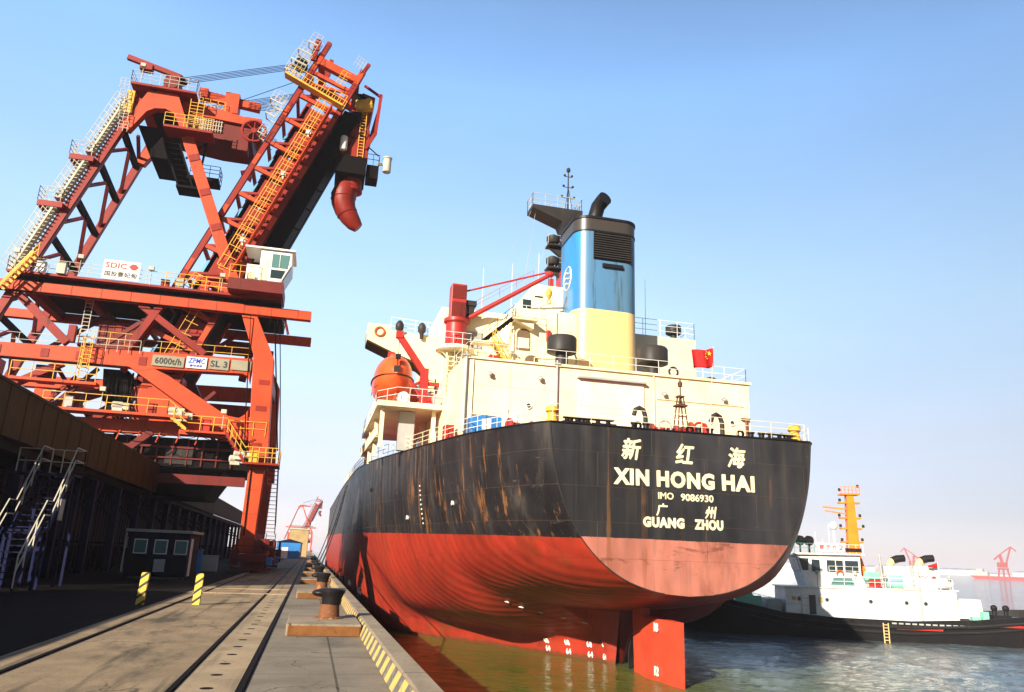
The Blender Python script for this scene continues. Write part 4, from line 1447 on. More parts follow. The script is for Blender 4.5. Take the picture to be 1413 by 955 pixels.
MB().rail([(8.2, 54.9, 17.1), (10.3, 54.9, 17.1), (10.5, 56.5, 17.1)], 1.0, .8, .022).build('crane_rail', 'white', pcb)

# ------------------------------------------------------------------ boat deck and davits
bd = MB()
bd.prism([(3.75, 56.6), (9.0, 56.6), (9.0, 75), (3.75, 75), (3.75, 58.6)], 'z', 12.35, 12.75)
bdo = bd.build('boat_deck', 'cream', ship)
for y in (57.4, 63, 69, 74):
    for x in (4.1, 8.0):
        MB().box(x, x + .3, y, y + .3, 9.3, 12.35).build('boat_deck_post', 'cream', bdo)
MB().rail([(3.85, 58.8, 12.75), (5.2, 56.7, 12.75), (8.9, 56.7, 12.75)], 1.1, 1.0, .024).rail([(3.85, 58.8, 12.75), (3.85, 74.5, 12.75)], 1.1, 1.5, .024).build('boat_deck_rail', 'white', bdo)
for y in (58.6, 65.4):
    d = MB()
    d.bar((7.4, y, 12.75), (7.35, y, 15.9), .62, .45, (0, 1, 0))
    d.bar((7.35, y, 15.5), (5.1, y, 18.5), .5, .36, (0, 1, 0))
    d.box(4.9, 5.45, y - .25, y + .25, 18.2, 18.75)
    d.tube((7.4, y, 15.0), (6.4, y, 14.4), .12, 6).tube((7.3, y, 13.4), (6.3, y, 14.9), .12, 6)
    d.box(7.7, 9.2, y - .12, y + .12, 14.55, 14.85)
    dv = d.build('davit', 'shipred', ship)
    MB().tube((5.2, y, 18.2), (5.2, y, 16.9), .03, 4).box(5.0, 5.4, y - .12, y + .12, 16.5, 16.9).build('davit_fall', 'black', dv)
# ladders at the house corner
ld = MB()
for x in (8.55, 9.65):
    ld.box(x - .05, x + .05, 55.4, 55.5, 12.75, 16.6)
for i in range(10):
    ld.box(8.55, 9.65, 55.36, 55.5, 13.0 + i * .36, 13.06 + i * .36)
ld.build('ladder', 'cream', ship)
ld = MB()
for x in (7.75, 8.4):
    ld.box(x - .04, x + .04, 59.4, 59.5, 12.75, 15.4)
for i in range(8):
    ld.box(7.75, 8.4, 59.4, 59.46, 12.9 + i * .32, 12.96 + i * .32)
ld.build('ladder', 'ventgrey', ship)
for (x, y, mm) in ((5.7, 57.6, 'white'), (7.9, 57.7, 'shipred'), (8.3, 57.3, 'grey')):
    MB().lathe([(.42, -.55), (.46, -.2), (.46, .2), (.42, .55)], (x, y, 13.2), 14, (0, 1, .0)).build('liferaft_canister', mm, ship, smooth=True)
MB().box(4.2, 4.9, 75.0, 75.8, 12.75, 14.0).build('deck_box', 'lifeorange', ship)
MB().path([(4.3, 74, 13), (4.3, 74, 14.6), (5.6, 73.6, 15.2), (6.1, 73.4, 15.0)], .07, 6).build('raft_davit', 'shipred', ship)
# side ladder stowed along the side below the boat deck
gl = MB()
for dz in (0, .75):
    gl.bar((4.0, 59.5, 10.4 + dz), (3.85, 76, 10.75 + dz), .09)
for k in range(17):
    p = Vector((4.0, 59.5, 10.4)).lerp(Vector((3.85, 76, 10.75)), k / 16)
    gl.box(p.x - .04, p.x + .04, p.y - .04, p.y + .04, p.z, p.z + .75)
gl.bar((4.3, 59.5, 10.4), (4.15, 76, 10.75), .5, .06, (0, 0, 1))
gl.build('gangway_ladder', 'cream', ship)
MB().box(5.6, 6.8, 58.2, 58.9, 9.3, 12.3).build('winch_post', 'grey', ship)
# house side wall forward, below the boat deck (in the shade)
MB().box(9.2, 10.2, 66, 90, 9.4, 12.6).build('side_house', 'cream', ship)
# hatch coamings and covers far forward
for i in range(7):
    y = 92 + i * 19
    MB().box(10, 31, y, y + 15, 10.3, 12.6 + .004 * y).build('hatch_cover', 'shipred', ship)

# ------------------------------------------------------------------ rails and gear on the poop
rp = [(CX - b_ + .12, y, z) for y in (41, 43, 45, 47, 49) for b_, z in [hull_section(y)[-1]]]
MB().rail(rp, 1.05, 1.3, .022, (.36, .68)).build('poop_rail', 'white', ship)
rp = [(CX - b_ + .12, y, z) for y in (49, 52, 56, 60, 66, 74, 84, 96, 110) for b_, z in [hull_section(y)[-1]]]
MB().rail(rp, 1.05, 1.6, .024, (.36, .68)).build('side_rail', 'cream', ship)
MB().rail([(CX - 8.0, 40.15, 9.12), (CX + 8.0, 40.15, 9.12)], 1.05, 2.3, .02, (.36, .68)).build('stern_rail', 'cream', ship)
rp = [(CX + b_ - .12, y, z) for y in (41, 44, 47, 50, 56) for b_, z in [hull_section(y)[-1]]]
MB().rail(rp, 1.05, 1.6, .022, (.36, .68)).build('poop_rail', 'white', ship)
# roller fairleads and bitts along the stern edge
for (x0, x1) in ((13.0, 16.2), (25.9, 28.0)):
    f = MB().box(x0, x1, 40.25, 40.7, 9.12, 9.28)
    f.box(x0 + .1, x1 - .1, 40.3, 40.65, 9.46, 9.56)
    k = x0 + .3
    while k < x1 - .2:
        f.lathe([(.19, 9.28), (.13, 9.36), (.13, 9.42), (.2, 9.5)], (k, 40.48, 0), 10)
        k += .62
    f.build('roller_fairlead', 'black', ship)
for x in (17.6, 20.9, 24.2, 27.0):
    MB().ring((x, 40.5, 9.36), .19, .08, (0, -1, 0), 18, 8).build('mooring_chock', 'darksteel', ship, smooth=True)
for x in (14.6, 18.7, 23.0, 26.6):
    f = MB().box(x - .6, x + .6, 42.4, 42.9, 9.12, 9.25)
    for dx in (-.38, .38):
        f.lathe([(.18, 9.25), (.18, 9.8), (.24, 9.85), (.24, 9.95)], (x + dx, 42.65, 0), 10)
    f.build('bitts', 'black', ship, smooth=True)
for x in (18.95, 24.2):
    MB().path([(x + .35, 43.2, 9.1), (x + .35, 43.2, 10.45), (x + .22, 43.2, 10.85), (x - .05, 43.2, 11.0), (x - .32, 43.2, 10.85), (x - .42, 43.2, 10.5)], .15, 10).build('gooseneck_vent', 'ventgrey', ship, smooth=True)
MB().ring((20.6, 43.2, 9.9), .42, .07).build('hose_hoop', 'grey', ship)
wn = MB().lathe([(.5, -.9), (.5, -.8), (.28, -.78), (.28, .78), (.5, .8), (.5, .9)], (20.9, 44, 9.75), 16, (1, 0, 0)).box(21.9, 22.6, 43.6, 44.5, 9.15, 10.1)
wn.build('mooring_winch', 'shipred', ship)
wn = MB().lathe([(.55, -.5), (.55, -.42), (.25, -.4), (.25, .4), (.55, .42), (.55, .5)], (23.0, 43.6, 9.9), 16, (1, 0, 0))
wn.ring((23.0, 43.2, 9.95), .42, .08)
wn.build('mooring_winch', 'shipred', ship)
wn = MB().lathe([(.5, -.9), (.5, -.8), (.28, -.78), (.28, .78), (.5, .8), (.5, .9)], (12.3, 47.0, 9.85), 16, (1, .3, 0)).box(13.3, 14.0, 46.6, 47.4, 9.15, 10.2)
wn.build('mooring_winch', 'shipred', ship)
# stern light lattice post
lt = MB()
for a, b_ in (((21.35, 43.0, 9.1), (21.62, 43.15, 12.0)), ((22.2, 43.0, 9.1), (21.85, 43.15, 12.0)), ((21.35, 43.8, 9.1), (21.62, 43.45, 12.0)), ((22.2, 43.8, 9.1), (21.85, 43.45, 12.0))):
    lt.tube(a, b_, .05, 5)
for z in (9.8, 10.6, 11.4):
    w_ = .42 - (z - 9.1) * .10
    lt.box(21.76 - w_, 21.76 + w_, 43.0, 43.06, z, z + .07)
lt.box(21.35, 22.1, 43.0, 43.6, 11.3, 11.4).box(21.5, 21.95, 43.1, 43.5, 11.9, 12.0)
lt.tube((21.74, 43.3, 12), (21.74, 43.3, 13.1), .05, 5).lathe([(.14, 0), (.16, .25), (.08, .35)], (21.74, 43.3, 12.6), 10).lathe([(.12, 0), (.14, .22), (.06, .3)], (21.74, 43.3, 11.4), 10)
lt.build('stern_light_post', 'rustdark', ship)
bx_ = MB().box(9.2, 11.2, 47.6, 49.2, 9.2, 10.5)
bxo = bx_.build('blue_locker', 'bluebox', ship, bevel=.03)
MB().box(9.9, 10.5, 47.55, 47.59, 9.4, 10.3).build('locker_door', 'white', bxo)
MB().box(8.0, 8.7, 50.8, 51.8, 9.3, 10.3).build('fire_box', 'shipred', ship, bevel=.04)
for (x, y) in ((12.55, 40.9), (CX + 7.6, 40.6)):
    MB().lathe([(.36, 9.12), (.36, 9.35), (.28, 9.45), (.28, 9.75), (.4, 9.85), (.36, 10.1), (.1, 10.2)], (x, y, 0), 14).build('pedestal_roller', 'yellow', ship, smooth=True)
# vertical flagstaff
MB().tube((23.0, 42.0, 9.12), (23.4, 41.9, 15.1), .045, 6, .025).build('flagstaff', 'galv', ship)

# ------------------------------------------------------------------ the ensign
fl = thing('flag', 'red flag with yellow stars flying from the stern flagstaff', 'flag', (23.35, 41.9, 14.7))
fm = MB()
nx, nz = 24, 10


def fpt(u, v):
    x = 23.36 - 1.5 * u
    y = 41.88 + .20 * math.sin(u * 9 + v * 1.2) * (u ** .5) - .10 * u
    z = 14.88 - 1.18 * v - .22 * u + .07 * math.sin(u * 8 + 1 + v)
    return (x, y, z)


for i in range(nx + 1):
    for j in range(nz + 1):
        fm.v.append(Vector(fpt(i / nx, j / nz)))
for i in range(nx):
    for j in range(nz):
        a = i * (nz + 1) + j
        fm.f.append((a, a + 1, a + nz + 2, a + nz + 1))
cl = fm.build('cloth', 'flag', fl, smooth=True)
md = cl.modifiers.new('thickness', 'SOLIDIFY')
md.thickness = .01
smb = MB()
for (u, v, r_) in ((.17, .25, .17), (.33, .1, .06), (.40, .2, .06), (.40, .36, .06), (.33, .47, .06)):
    c0 = fpt(u, v)
    pts = []
    for k in range(10):
        rr = r_ if k % 2 == 0 else r_ * .4
        w_ = math.pi / 2 + k * math.pi / 5
        pts.append((c0[0] + rr * math.cos(w_), c0[2] + rr * math.sin(w_)))
    smb.prism(pts, 'y', c0[1] - .035, c0[1] - .015)
smb.build('stars', 'star', fl)

# ------------------------------------------------------------------ lifeboat hanging from the davits
lb = thing('lifeboat', 'enclosed orange lifeboat hanging from red davits under the bridge wing', 'lifeboat', (5.2, 62, 15.4))
lo, hi = MB(), MB()
NSEC = 16
for mb, top in ((lo, False), (hi, True)):
    for i in range(NSEC + 1):
        t_ = i / NSEC
        y = 58.7 + 7.4 * t_
        w_ = 1.62 * (1 - abs(2 * t_ - 1) ** 2.6) ** .55 + .02
        for k in range(13):
            a = math.pi * k / 12
            if top:
                hgt = 1.85 * (1 - abs(2 * t_ - 1) ** 4) ** .5 + .02
                ca, sa = math.cos(a), math.sin(a)
                px_ = 5.2 - w_ * .96 * (abs(ca) ** .75) * (1 if ca > 0 else -1)
                pz_ = 15.35 + hgt * (sa ** .8)
            else:
                hgt = 1.75 * (1 - abs(2 * t_ - 1) ** 3) ** .6 + .02
                px_ = 5.2 - w_ * (abs(math.cos(a)) ** .8) * (1 if math.cos(a) > 0 else -1)
                pz_ = 15.3 - hgt * (math.sin(a) ** .9)
            mb.v.append(Vector((px_, y, pz_)))
    for i in range(NSEC):
        for k in range(12):
            a = i * 13 + k
            mb.f.append((a, a + 1, a + 14, a + 13))
lo.build('hull', 'lifeorange', lb, smooth=True)
cn = hi.build('canopy', 'lifeorange', lb, smooth=True)
MB().box(4.7, 5.7, 60.6, 62.6, 16.8, 17.45).build('cockpit', 'lifeorange', lb, bevel=.25)
fb_ = MB()
pts = []
for i in range(NSEC + 1):
    t_ = i / NSEC
    w_ = 1.64 * (1 - abs(2 * t_ - 1) ** 2.6) ** .55 + .04
    pts.append((w_, 58.7 + 7.4 * t_))
fb_.path([(5.2 - w_, y, 15.33) for w_, y in pts], .06, 5)
fb_.path([(5.2 + w_, y, 15.33) for w_, y in pts], .06, 5)
fb_.build('rubbing_strake', 'black', lb)
MB().prism([(58.7, 13.8), (60, 13.6), (65, 13.6), (66, 13.9), (66, 13.75), (58.7, 13.4)], 'x', 5.15, 5.25).build('keel', 'lifeorange', lb)
MB().box(4.95, 5.45, 58.72, 58.9, 15.5, 16.0).tube((5.2, 58.75, 15.9), (5.2, 58.75, 16.6), .06, 6).build('release_hook', 'ventgrey', lb)
gl_ = MB()
for sg in (-1, 1):
    gl_.path([(5.2 + sg * 1.5, 60 + .9 * k, 14.75 - .18 * (k % 2)) for k in range(6)], .03, 4)
gl_.build('grab_line', 'rope', lb)

# ------------------------------------------------------------------ mooring lines
def sag(a, b_, d, n=14):
    a, b_ = Vector(a), Vector(b_)
    return [a.lerp(b_, k / n) - Vector((0, 0, d * 4 * (k / n) * (1 - k / n))) for k in range(n + 1)]


for i, (a, b_, d, lab) in enumerate([
        ((3.75, 100, 10.2), (.60, 45.5, .75), .9, 'dark mooring line from the ship side to the third bollard'),
        ((3.75, 104, 10.35), (.60, 58.7, .75), 1.1, 'dark mooring line dropping steeply beside the shaded hull side'),
        ((3.75, 128, 10.8), (.60, 71.9, .75), 1.0, 'thin far mooring line nearer the bow')]):
    tag(MB().path(sag(a, b_, d), .045, 6).build('mooring_line', 'rope', smooth=True), lab, 'rope', 'mooring lines of the bulk carrier')

# ================================================================== SHIP LOADER
YF, YB = 62.0, 74.0
sl_ = thing('ship_loader', 'huge orange ship loader crane with raised boom straddling the gallery on the quay', 'crane', (-8, 66, 0))
YM = 70.0
U = Vector((.3595, 0, .9331))          # along the raised boom
Nn = Vector((.9331, 0, -.3595))        # from the top chord to the bottom chord
T0 = Vector((-15.3, 63.0, 15.0))
# --- legs
for y, nm in ((YF, 'front'), (YB, 'rear')):
    m = MB()
    m.prism([(-5.25, 2.4), (-4.15, 2.4), (-4.05, 7.6), (-5.2, 7.6)], 'y', y, y + 1.2)
    m.prism([(-5.75, 1.35), (-2.9, 1.35), (-3.4, 2.0), (-4.15, 2.4), (-5.25, 2.4)], 'y', y - .1, y + 1.3)
    leg = m.build('leg', 'orange', sl_, bevel=.04)
    m = MB().prism([(-5.35, 7.6), (-3.85, 7.6), (-4.05, 10.9), (-4.35, 16.4), (-6.1, 19.95), (-7.3, 19.95), (-5.95, 16.6), (-5.55, 11.0)], 'y', y, y + 1.3)
    m.build('upper_leg', 'orange', sl_, bevel=.04)
    if y == YF:
        for z in (4.2, 6.0):
            MB().box(-5.2, -4.2, y - .012, y - .002, z, z + .03).build('weld_seam', 'boomred', leg)
    # land-side legs
    m = MB().bar((-25.0, y + .6, 0), (-24.2, y + .6, 14.6), 1.4, 1.2)
    m.build('leg', 'orange', sl_, bevel=.03)
    # bogies
    b = MB().box(-5.0, -3.0, y - 2.6, y + 3.8, .75, 1.3)
    b.box(-4.7, -3.2, y - 2.3, y - .3, .35, .9).box(-4.7, -3.2, y + 1.4, y + 3.4, .35, .9)
    bo = b.build('bogie', 'darkred', sl_, bevel=.03)
    for k in (-2.0, -.7, 1.8, 3.1):
        MB().lathe([(.32, -.12), (.32, .12)], (-3.9, y + k, .345), 14, (1, 0, 0)).build('wheel', 'darksteel', bo)
    MB().box(-3.1, -2.6, y - 2.0, y - 1.0, .5, 1.1).build('drive_motor', 'bluebox', bo, bevel=.06)
    MB().lathe([(.25, 0), (.25, .8)], (-2.85, y + 2, .75), 10, (0, 1, 0)).build('drive_motor', 'bluebox', bo, smooth=True)
for y in (YF, YB):
    q = MB().box(-4.1, -3.35, y - .9, y + .6, 1.35, 2.3).box(-5.6, -5.1, y - 1.4, y - .2, .5, 1.6).box(-3.0, -2.55, y + .3, y + 1.4, .6, 1.7)
    q.lathe([(.4, -.3), (.45, 0), (.4, .3)], (-3.3, y - .6, 2.0), 14, (1, 0, 0)).bar((-5.4, y - 2.4, .3), (-2.6, y - 2.4, .3), .22)
    q.tube((-5.3, y - .2, 1.4), (-5.3, y - .2, 3.2), .05, 5).tube((-2.6, y - 1.5, .9), (-2.6, y + 2.5, 1.1), .06, 5)
    q.build('travel_gear', 'darkred', sl_)
    MB().rail([(-5.7, y - 1.8, 1.35), (-2.7, y - 1.8, 1.35), (-2.7, y + 2.4, 1.35)], 1.0, 1.0, .028).build('handrail', 'darkred', sl_)
m = MB().box(-5.0, -4.2, YF + 1.3, YB, 1.9, 2.9)
m.build('sill_beam', 'boomred', sl_)
# --- portal frames
for y in (YF, YB):
    p = MB().prism([(-26, 14.75), (-14.9, 14.75), (-14.0, 14.5), (-13.0, 14.75), (-5.95, 15.0), (-5.95, 16.25), (-26, 15.75)], 'y', y + .1, y + 1.1)
    po = p.build('portal_beam', 'orange', sl_, bevel=.03)
    # arms with rounded gusset corners
    d = [(-14.9, 14.8), (-13.0, 14.76), (-11.9, 14.3), (-8.0, 11.95), (-7.2, 11.55), (-6.4, 11.45), (-5.5, 11.6), (-5.5, 10.4), (-8.3, 10.4), (-9.2, 11.2)]
    MB().prism(d, 'y', y + .12, y + 1.02).build('diagonal_brace', 'orange', sl_, bevel=.02)
    MB().prism([(-10.6, 9.9), (-4.6, 9.75), (-4.6, 11.0), (-8.2, 11.2), (-10.6, 11.1)], 'y', y + .15, y + 1.15).build('lower_beam', 'orange', sl_, bevel=.02)
    MB().prism([(-26, 9.6), (-9.8, 9.9), (-9.8, 10.9), (-26, 10.6)], 'y', y + .7, y + 1.5).build('lower_girder', 'orange', sl_, bevel=.02)
# fillets at the window corners of the front frame
MB().prism([(-5.96, 15.0), (-6.7, 15.0), (-6.2, 14.85), (-5.96, 14.3)], 'y', YF + .13, YF + 1.0).build('gusset', 'orange', sl_)
MB().prism([(-5.7, 11.6), (-6.4, 11.45), (-5.95, 11.8), (-5.72, 12.4)], 'y', YF + .13, YF + 1.0).build('gusset', 'orange', sl_)
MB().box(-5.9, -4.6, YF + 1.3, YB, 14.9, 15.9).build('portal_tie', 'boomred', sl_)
MB().box(-12.0, -5.6, YB + .2, YB + 1.0, 13.2, 14.5).build('rear_beam', 'boomred', sl_)
for p_, q_, w_ in (((-26, YF + .6, 10.6), (-19.5, YF + .6, 14.7), .5), ((-17.2, YF + 2, 10.8), (-12.5, YF + 2, 14.6), .7), ((-23.0, YF + 4, 10.8), (-14.5, YF + 4, 14.6), .6), ((-21.5, YB, 10.8), (-13.0, YB, 15.2), .6)):
    MB().bar(p_, q_, w_).build('strut', 'boomred', sl_)
# central slewing column under the boom and hoppers
MB().prism([(-14.6, 10.8), (-10.6, 10.8), (-11.2, 14.7), (-13.9, 14.7)], 'y', YF + 1.6, YF + 7).build('pivot_column', 'orange', sl_, bevel=.03)
MB().prism([(-16.6, 12.2), (-14.8, 12.2), (-15.1, 14.7), (-16.9, 14.7)], 'y', YF + 1.4, YF + 3.4).build('feed_chute', 'darksteel', sl_)
u = MB().box(-17.0, -5.6, YF + 2, YB - .5, 7.6, 9.8)
u.prism([(-15.8, 7.6), (-7.2, 7.6), (-8.5, 5.4), (-14.2, 5.4)], 'y', YF + 3, YB - 2)
u.build('hopper', 'darksteel', sl_)
u = MB().box(-12.0, -5.5, YF + 1.5, YF + 2.0, 6.3, 7.0)
u.bar((-15.6, YF + .8, 7.2), (-12.6, YF + .8, 10), .5)
u.build('hopper_beam', 'darkred', sl_)
hb = MB().box(-11.6, -9.6, YF + 1.9, YF + 1.98, 7.8, 9.0)
hb.build('control_box', 'ventgrey', sl_)
lw = MB()
for k in range(6):
    lw.bar((-16.4 + 1.4 * k, YF + .65, 9.2), (-15.9 + 1.4 * k, YF + .65, 10.9), .08)
lw.build('girder_stiffener', 'orange', sl_)
# signs on the portal beam
for (x0, x1, z0, z1, body, mm, face) in ((-13.25, -10.95, 15.0, 15.85, '6000t/h', 'blacktext', 'signgrey'), (-10.8, -9.3, 15.05, 15.95, 'ZPMC', 'bluetext', 'white'), (-9.15, -7.65, 15.1, 16.0, 'SL 3', 'blacktext', 'signgrey'), (-7.5, -6.0, 15.2, 16.0, '', 'blacktext', 'signgrey')):
    s_ = MB().box(x0, x1, YF - .0, YF + .07, z0, z1).build('sign_plate', face, sl_)
    if body == 'ZPMC':
        text('sign_lettering', body, ((x0 + x1) / 2, YF - .012, z0 + .6), 1.25, .42, mm, s_, bold=.02, depth=.01, shear=.15)
        text('sign_lettering', '振华港机', ((x0 + x1) / 2, YF - .012, z0 + .2), .95, .2, mm, s_, bold=.015, depth=.01)
    elif body:
        text('sign_lettering', body, ((x0 + x1) / 2, YF - .012, (z0 + z1) / 2), (x1 - x0) * .82, .5, mm, s_, bold=.015, depth=.01)
# --- traverse girder
for y in (YF - .2, YM):
    g_ = MB().box(-27, -1.85, y, y + .7, 19.85, 20.6)
    g_.build('traverse_girder', 'orange', sl_, bevel=.02)
for k in range(12):
    MB().box(-26 + 2.1 * k, -25.95 + 2.1 * k, YF - .215, YF - .203, 19.86, 20.59).build('girder_stiffener', 'boomred', sl_)
MB().box(-24.0, -4.3, YF + .3, YM, 20.62, 21.15).build('underdeck', 'darksteel', sl_)
MB().box(-24.3, -4.3, YF - .3, YM + .3, 21.2, 21.38).build('deck_plate', 'boomred', sl_)
tb = MB()
for k in range(5):
    tb.box(-23 + 4 * k, -22.4 + 4 * k, YF + .5, YM, 19.9, 20.6)
tb.bar((-23.5, YF + .3, 19.8), (-19.4, YF + .3, 16.2), .6).bar((-19.2, YF + .3, 16.3), (-19.2, YF + .3, 17.6), .5)
tb.bar((-13.4, YF + .4, 19.8), (-15.2, YF + .4, 16.2), .55).bar((-14.8, YF + .4, 19.8), (-9.6, YF + .4, 16.3), .5)
tb.bar((-19, YM, 18.6), (-5, YM, 18.6), .6)
tb.bar((-7.0, YM + .2, 18.9), (-7.4, YM + .2, 16), .6)
tb.build('girder_brace', 'boomred', sl_)
MB().box(-9.0, -5.9, YM - 1, YM - .4, 18.4, 19.3).build('rear_tie', 'darkred', sl_)
MB().rail([(-24.3, YM, 21.38), (-24.3, YF - .25, 21.38), (-13.2, YF - .25, 21.38)], 1.1, 1.4, .026, (.36, .68)).build('handrail', 'galv', sl_)
MB().rail([(-13.2, YF - .25, 21.38), (-8.2, YF - .25, 21.38)], 1.15, 1.1, .034, (.36, .68)).build('handrail', 'yellow', sl_)
# hand rails of the lower walkways
w = MB().box(-22.4, -16.6, YF - .9, YF + .1, 12.95, 13.15)
w.build('walkway', 'orange', sl_)
MB().rail([(-22.4, YF - .88, 13.15), (-16.7, YF - .88, 13.15)], 1.15, 1.3, .036, (.5,)).build('handrail', 'yellow', sl_)
MB().box(-19.9, -9.9, YF - 1.0, YF + .65, 10.95, 11.15).build('walkway', 'orange', sl_)
MB().rail([(-19.9, YF - .98, 11.15), (-11.4, YF - .98, 11.15)], 1.1, 1.5, .034, (.5,)).build('handrail', 'yellow', sl_)
w = MB().box(-10.0, -7.1, YF - 1.0, YF + .1, 9.95, 10.1)
w.build('walkway', 'orange', sl_)
MB().rail([(-9.9, YF - .98, 10.1), (-7.1, YF - .98, 10.1)], 1.1, .95, .034, (.5,)).rail([(-7.1, YF - .05, 10.1), (-4.3, YF - .05, 10.1)], 1.1, .95, .03, (.5,)).build('handrail', 'yellow', sl_)
MB().stair((-9.9, YF - .95, 10.1), (-11.3, YF - .95, 11.15), .8, (0, 1, 0), 5).rail([(-9.9, YF - .98, 10.1), (-11.4, YF - .98, 11.15)], 1.1, .6, .034).build('stair', 'yellow', sl_)
MB().stair((-5.5, YF - .95, 8.0), (-7.1, YF - .95, 10.1), .8, (0, 1, 0), 9).build('stair', 'boomred', sl_)
MB().rail([(-5.5, YF - .98, 8.0), (-7.1, YF - .98, 10.1)], 1.05, .6, .034).rail([(-5.5, YF - .12, 8.0), (-7.1, YF - .12, 10.1)], 1.05, .6, .03).build('handrail', 'yellow', sl_)
MB().box(-5.6, -3.0, YF - 1.0, YF, 7.85, 8.0).box(-4.1, -3.0, YF, YF + 2, 7.85, 8.0).build('walkway', 'boomred', sl_)
MB().rail([(-5.5, YF - .98, 8.0), (-3.05, YF - .98, 8.0), (-3.05, YF + 2, 8.0)], 1.15, .5, .034, (.36, .68)).build('handrail', 'yellow', sl_)
for (x, y, z) in ((-14.9, YF - .6, 11.6), (-11.0, YF - .7, 11.5), (-10.4, YF - .6, 11.2), (-5.9, YF - .7, 8.6), (-6.2, YF - .5, 8.2)):
    MB().lathe([(.14, -.46), (.27, -.4), (.29, -.1), (.29, .25), (.2, .3), (.2, .45)], (x, y, z), 12, (1, .2, 0)).box(x - .35, x + .35, y - .25, y + .25, z - .45, z - .2).box(x + .3, x + .75, y - .2, y + .2, z - .3, z + .2).build('drive_motor', 'galv', sl_, smooth=True)
lad = MB()
for k in range(14):
    y0, y1 = (YF + 2.2, YF + 10)
lad.stair((-3.95, YF + 9.5, 3.0), (-3.95, YF + 2.2, 7.9), .8, (1, 0, 0), 16)
lad.rail([(-3.15, YF + 9.5, 3.0), (-3.15, YF + 2.2, 7.9)], 1.0, 1.2, .03)
lad.stair((-3.95, YF + 9.5, .4), (-3.95, YF + 12, 3.0), .8, (1, 0, 0), 9)
lad.build('access_stair', 'darkred', sl_)
# yellow caged ladder by the portal beam
cg = MB()
for x in (-18.1, -17.5):
    cg.bar((x, YF - .25, 13.2), (x, YF - .25, 16.8), .06)
for k in range(11):
    cg.bar((-18.1, YF - .25, 13.4 + .32 * k), (-17.5, YF - .25, 13.4 + .32 * k), .05)
for z in (14.2, 15.0, 15.8, 16.5):
    cg.path([(-18.15, YF - .25, z), (-18.1, YF - .75, z), (-17.8, YF - .95, z), (-17.5, YF - .75, z), (-17.45, YF - .25, z)], .03, 4)
for dx, dy in ((-.3, -.5), (0, -.7), (.3, -.5)):
    cg.tube((-17.8 + dx, YF - .25 + dy, 14.2), (-17.8 + dx, YF - .25 + dy, 16.5), .025, 4)
cg.build('caged_ladder', 'yellow', sl_)
MB().rail([(-17.4, YF - .1, 15.7), (-14.2, YF - .1, 15.8)], 1.0, .9, .026).build('handrail', 'galv', sl_)
# machine room under the traverse girder
mr = MB().box(-18.0, -15.2, YF + 2.2, YF + 5, 16.7, 18.7)
mro = mr.build('machine_room', 'darkred', sl_, bevel=.03)
mm_ = MB()
for x in (-17.6, -16.9, -16.2, -15.6):
    mm_.box(x, x + .06, YF + 2.17, YF + 2.198, 16.8, 18.6)
mm_.box(-16.75, -16.3, YF + 2.15, YF + 2.19, 17.9, 18.5)
mm_.build('room_rib', 'boomred', mro)
MB().box(-19.0, -14.6, YF + 1.2, YF + 6, 16.3, 16.55).build('walkway', 'darkred', sl_)
MB().rail([(-19.0, YF + 1.25, 16.55), (-14.6, YF + 1.25, 16.55)], 1.05, 1.0, .026).build('handrail', 'yellow', sl_)
lad = MB()
for x in (-18.9, -18.4):
    lad.bar((x, YF + 1.1, 16.5), (x, YF + 1.1, 21), .05)
for k in range(14):
    lad.bar((-18.9, YF + 1.1, 16.7 + .3 * k), (-18.4, YF + 1.1, 16.7 + .3 * k), .04)
lad.build('ladder', 'galv', sl_)
# --- board and cabin on the traverse deck
sb = MB().box(-17.75, -15.1, YF - .42, YF - .34, 21.42, 22.98).build('sign_board', 'white', sl_)
text('sign_lettering', 'SDIC', (-16.85, YF - .425, 22.56), 1.5, .44, 'redtext', sb, bold=.02, depth=.01)
MB().prism([(-15.95, 22.56), (-15.7, 22.8), (-15.45, 22.8), (-15.22, 22.56), (-15.45, 22.32), (-15.7, 22.32)], 'y', YF - .44, YF - .421).build('board_emblem', 'redtext', sb)
text('sign_lettering', '国投曹妃甸', (-16.43, YF - .425, 21.86), 2.3, .42, 'blacktext', sb, bold=.01, depth=.01)
cb = MB().prism([(-8.4, 21.38), (-4.2, 21.38), (-4.2, 22.3), (-8.4, 22.3)], 'y', YF - 1.6, YF + 2.2)
cb.build('cabin_base', 'darkred', sl_)
cab = MB().prism([(-6.2, 22.35), (-4.45, 22.35), (-3.75, 23.9), (-3.8, 25.0), (-6.2, 25.0)], 'y', YF - 1.5, YF + 1.6)
cabo = cab.build('operator_cabin', 'white', sl_, bevel=.04)
MB().prism([(-7.45, 25.0), (-3.55, 25.02), (-3.55, 25.16), (-7.45, 25.14)], 'y', YF - 1.7, YF + 1.8).build('cabin_roof', 'white', cabo)
MB().box(-7.3, -6.22, YF - .4, YF + 1.4, 22.35, 24.0).build('cabin_porch', 'white', cabo)
wn = MB().prism([(-5.3, 23.55), (-4.05, 23.55), (-3.95, 24.7), (-5.3, 24.7)], 'y', YF - 1.53, YF - 1.505).build('cabin_window', 'greenglass', cabo)
MB().box(-4.72, -4.68, YF - 1.56, YF - 1.535, 23.55, 24.7).build('mullion', 'white', wn)
MB().prism([(-5.3, 22.65), (-4.45, 22.65), (-4.2, 23.35), (-5.3, 23.35)], 'y', YF - 1.53, YF - 1.505).build('cabin_window', 'glass', cabo)
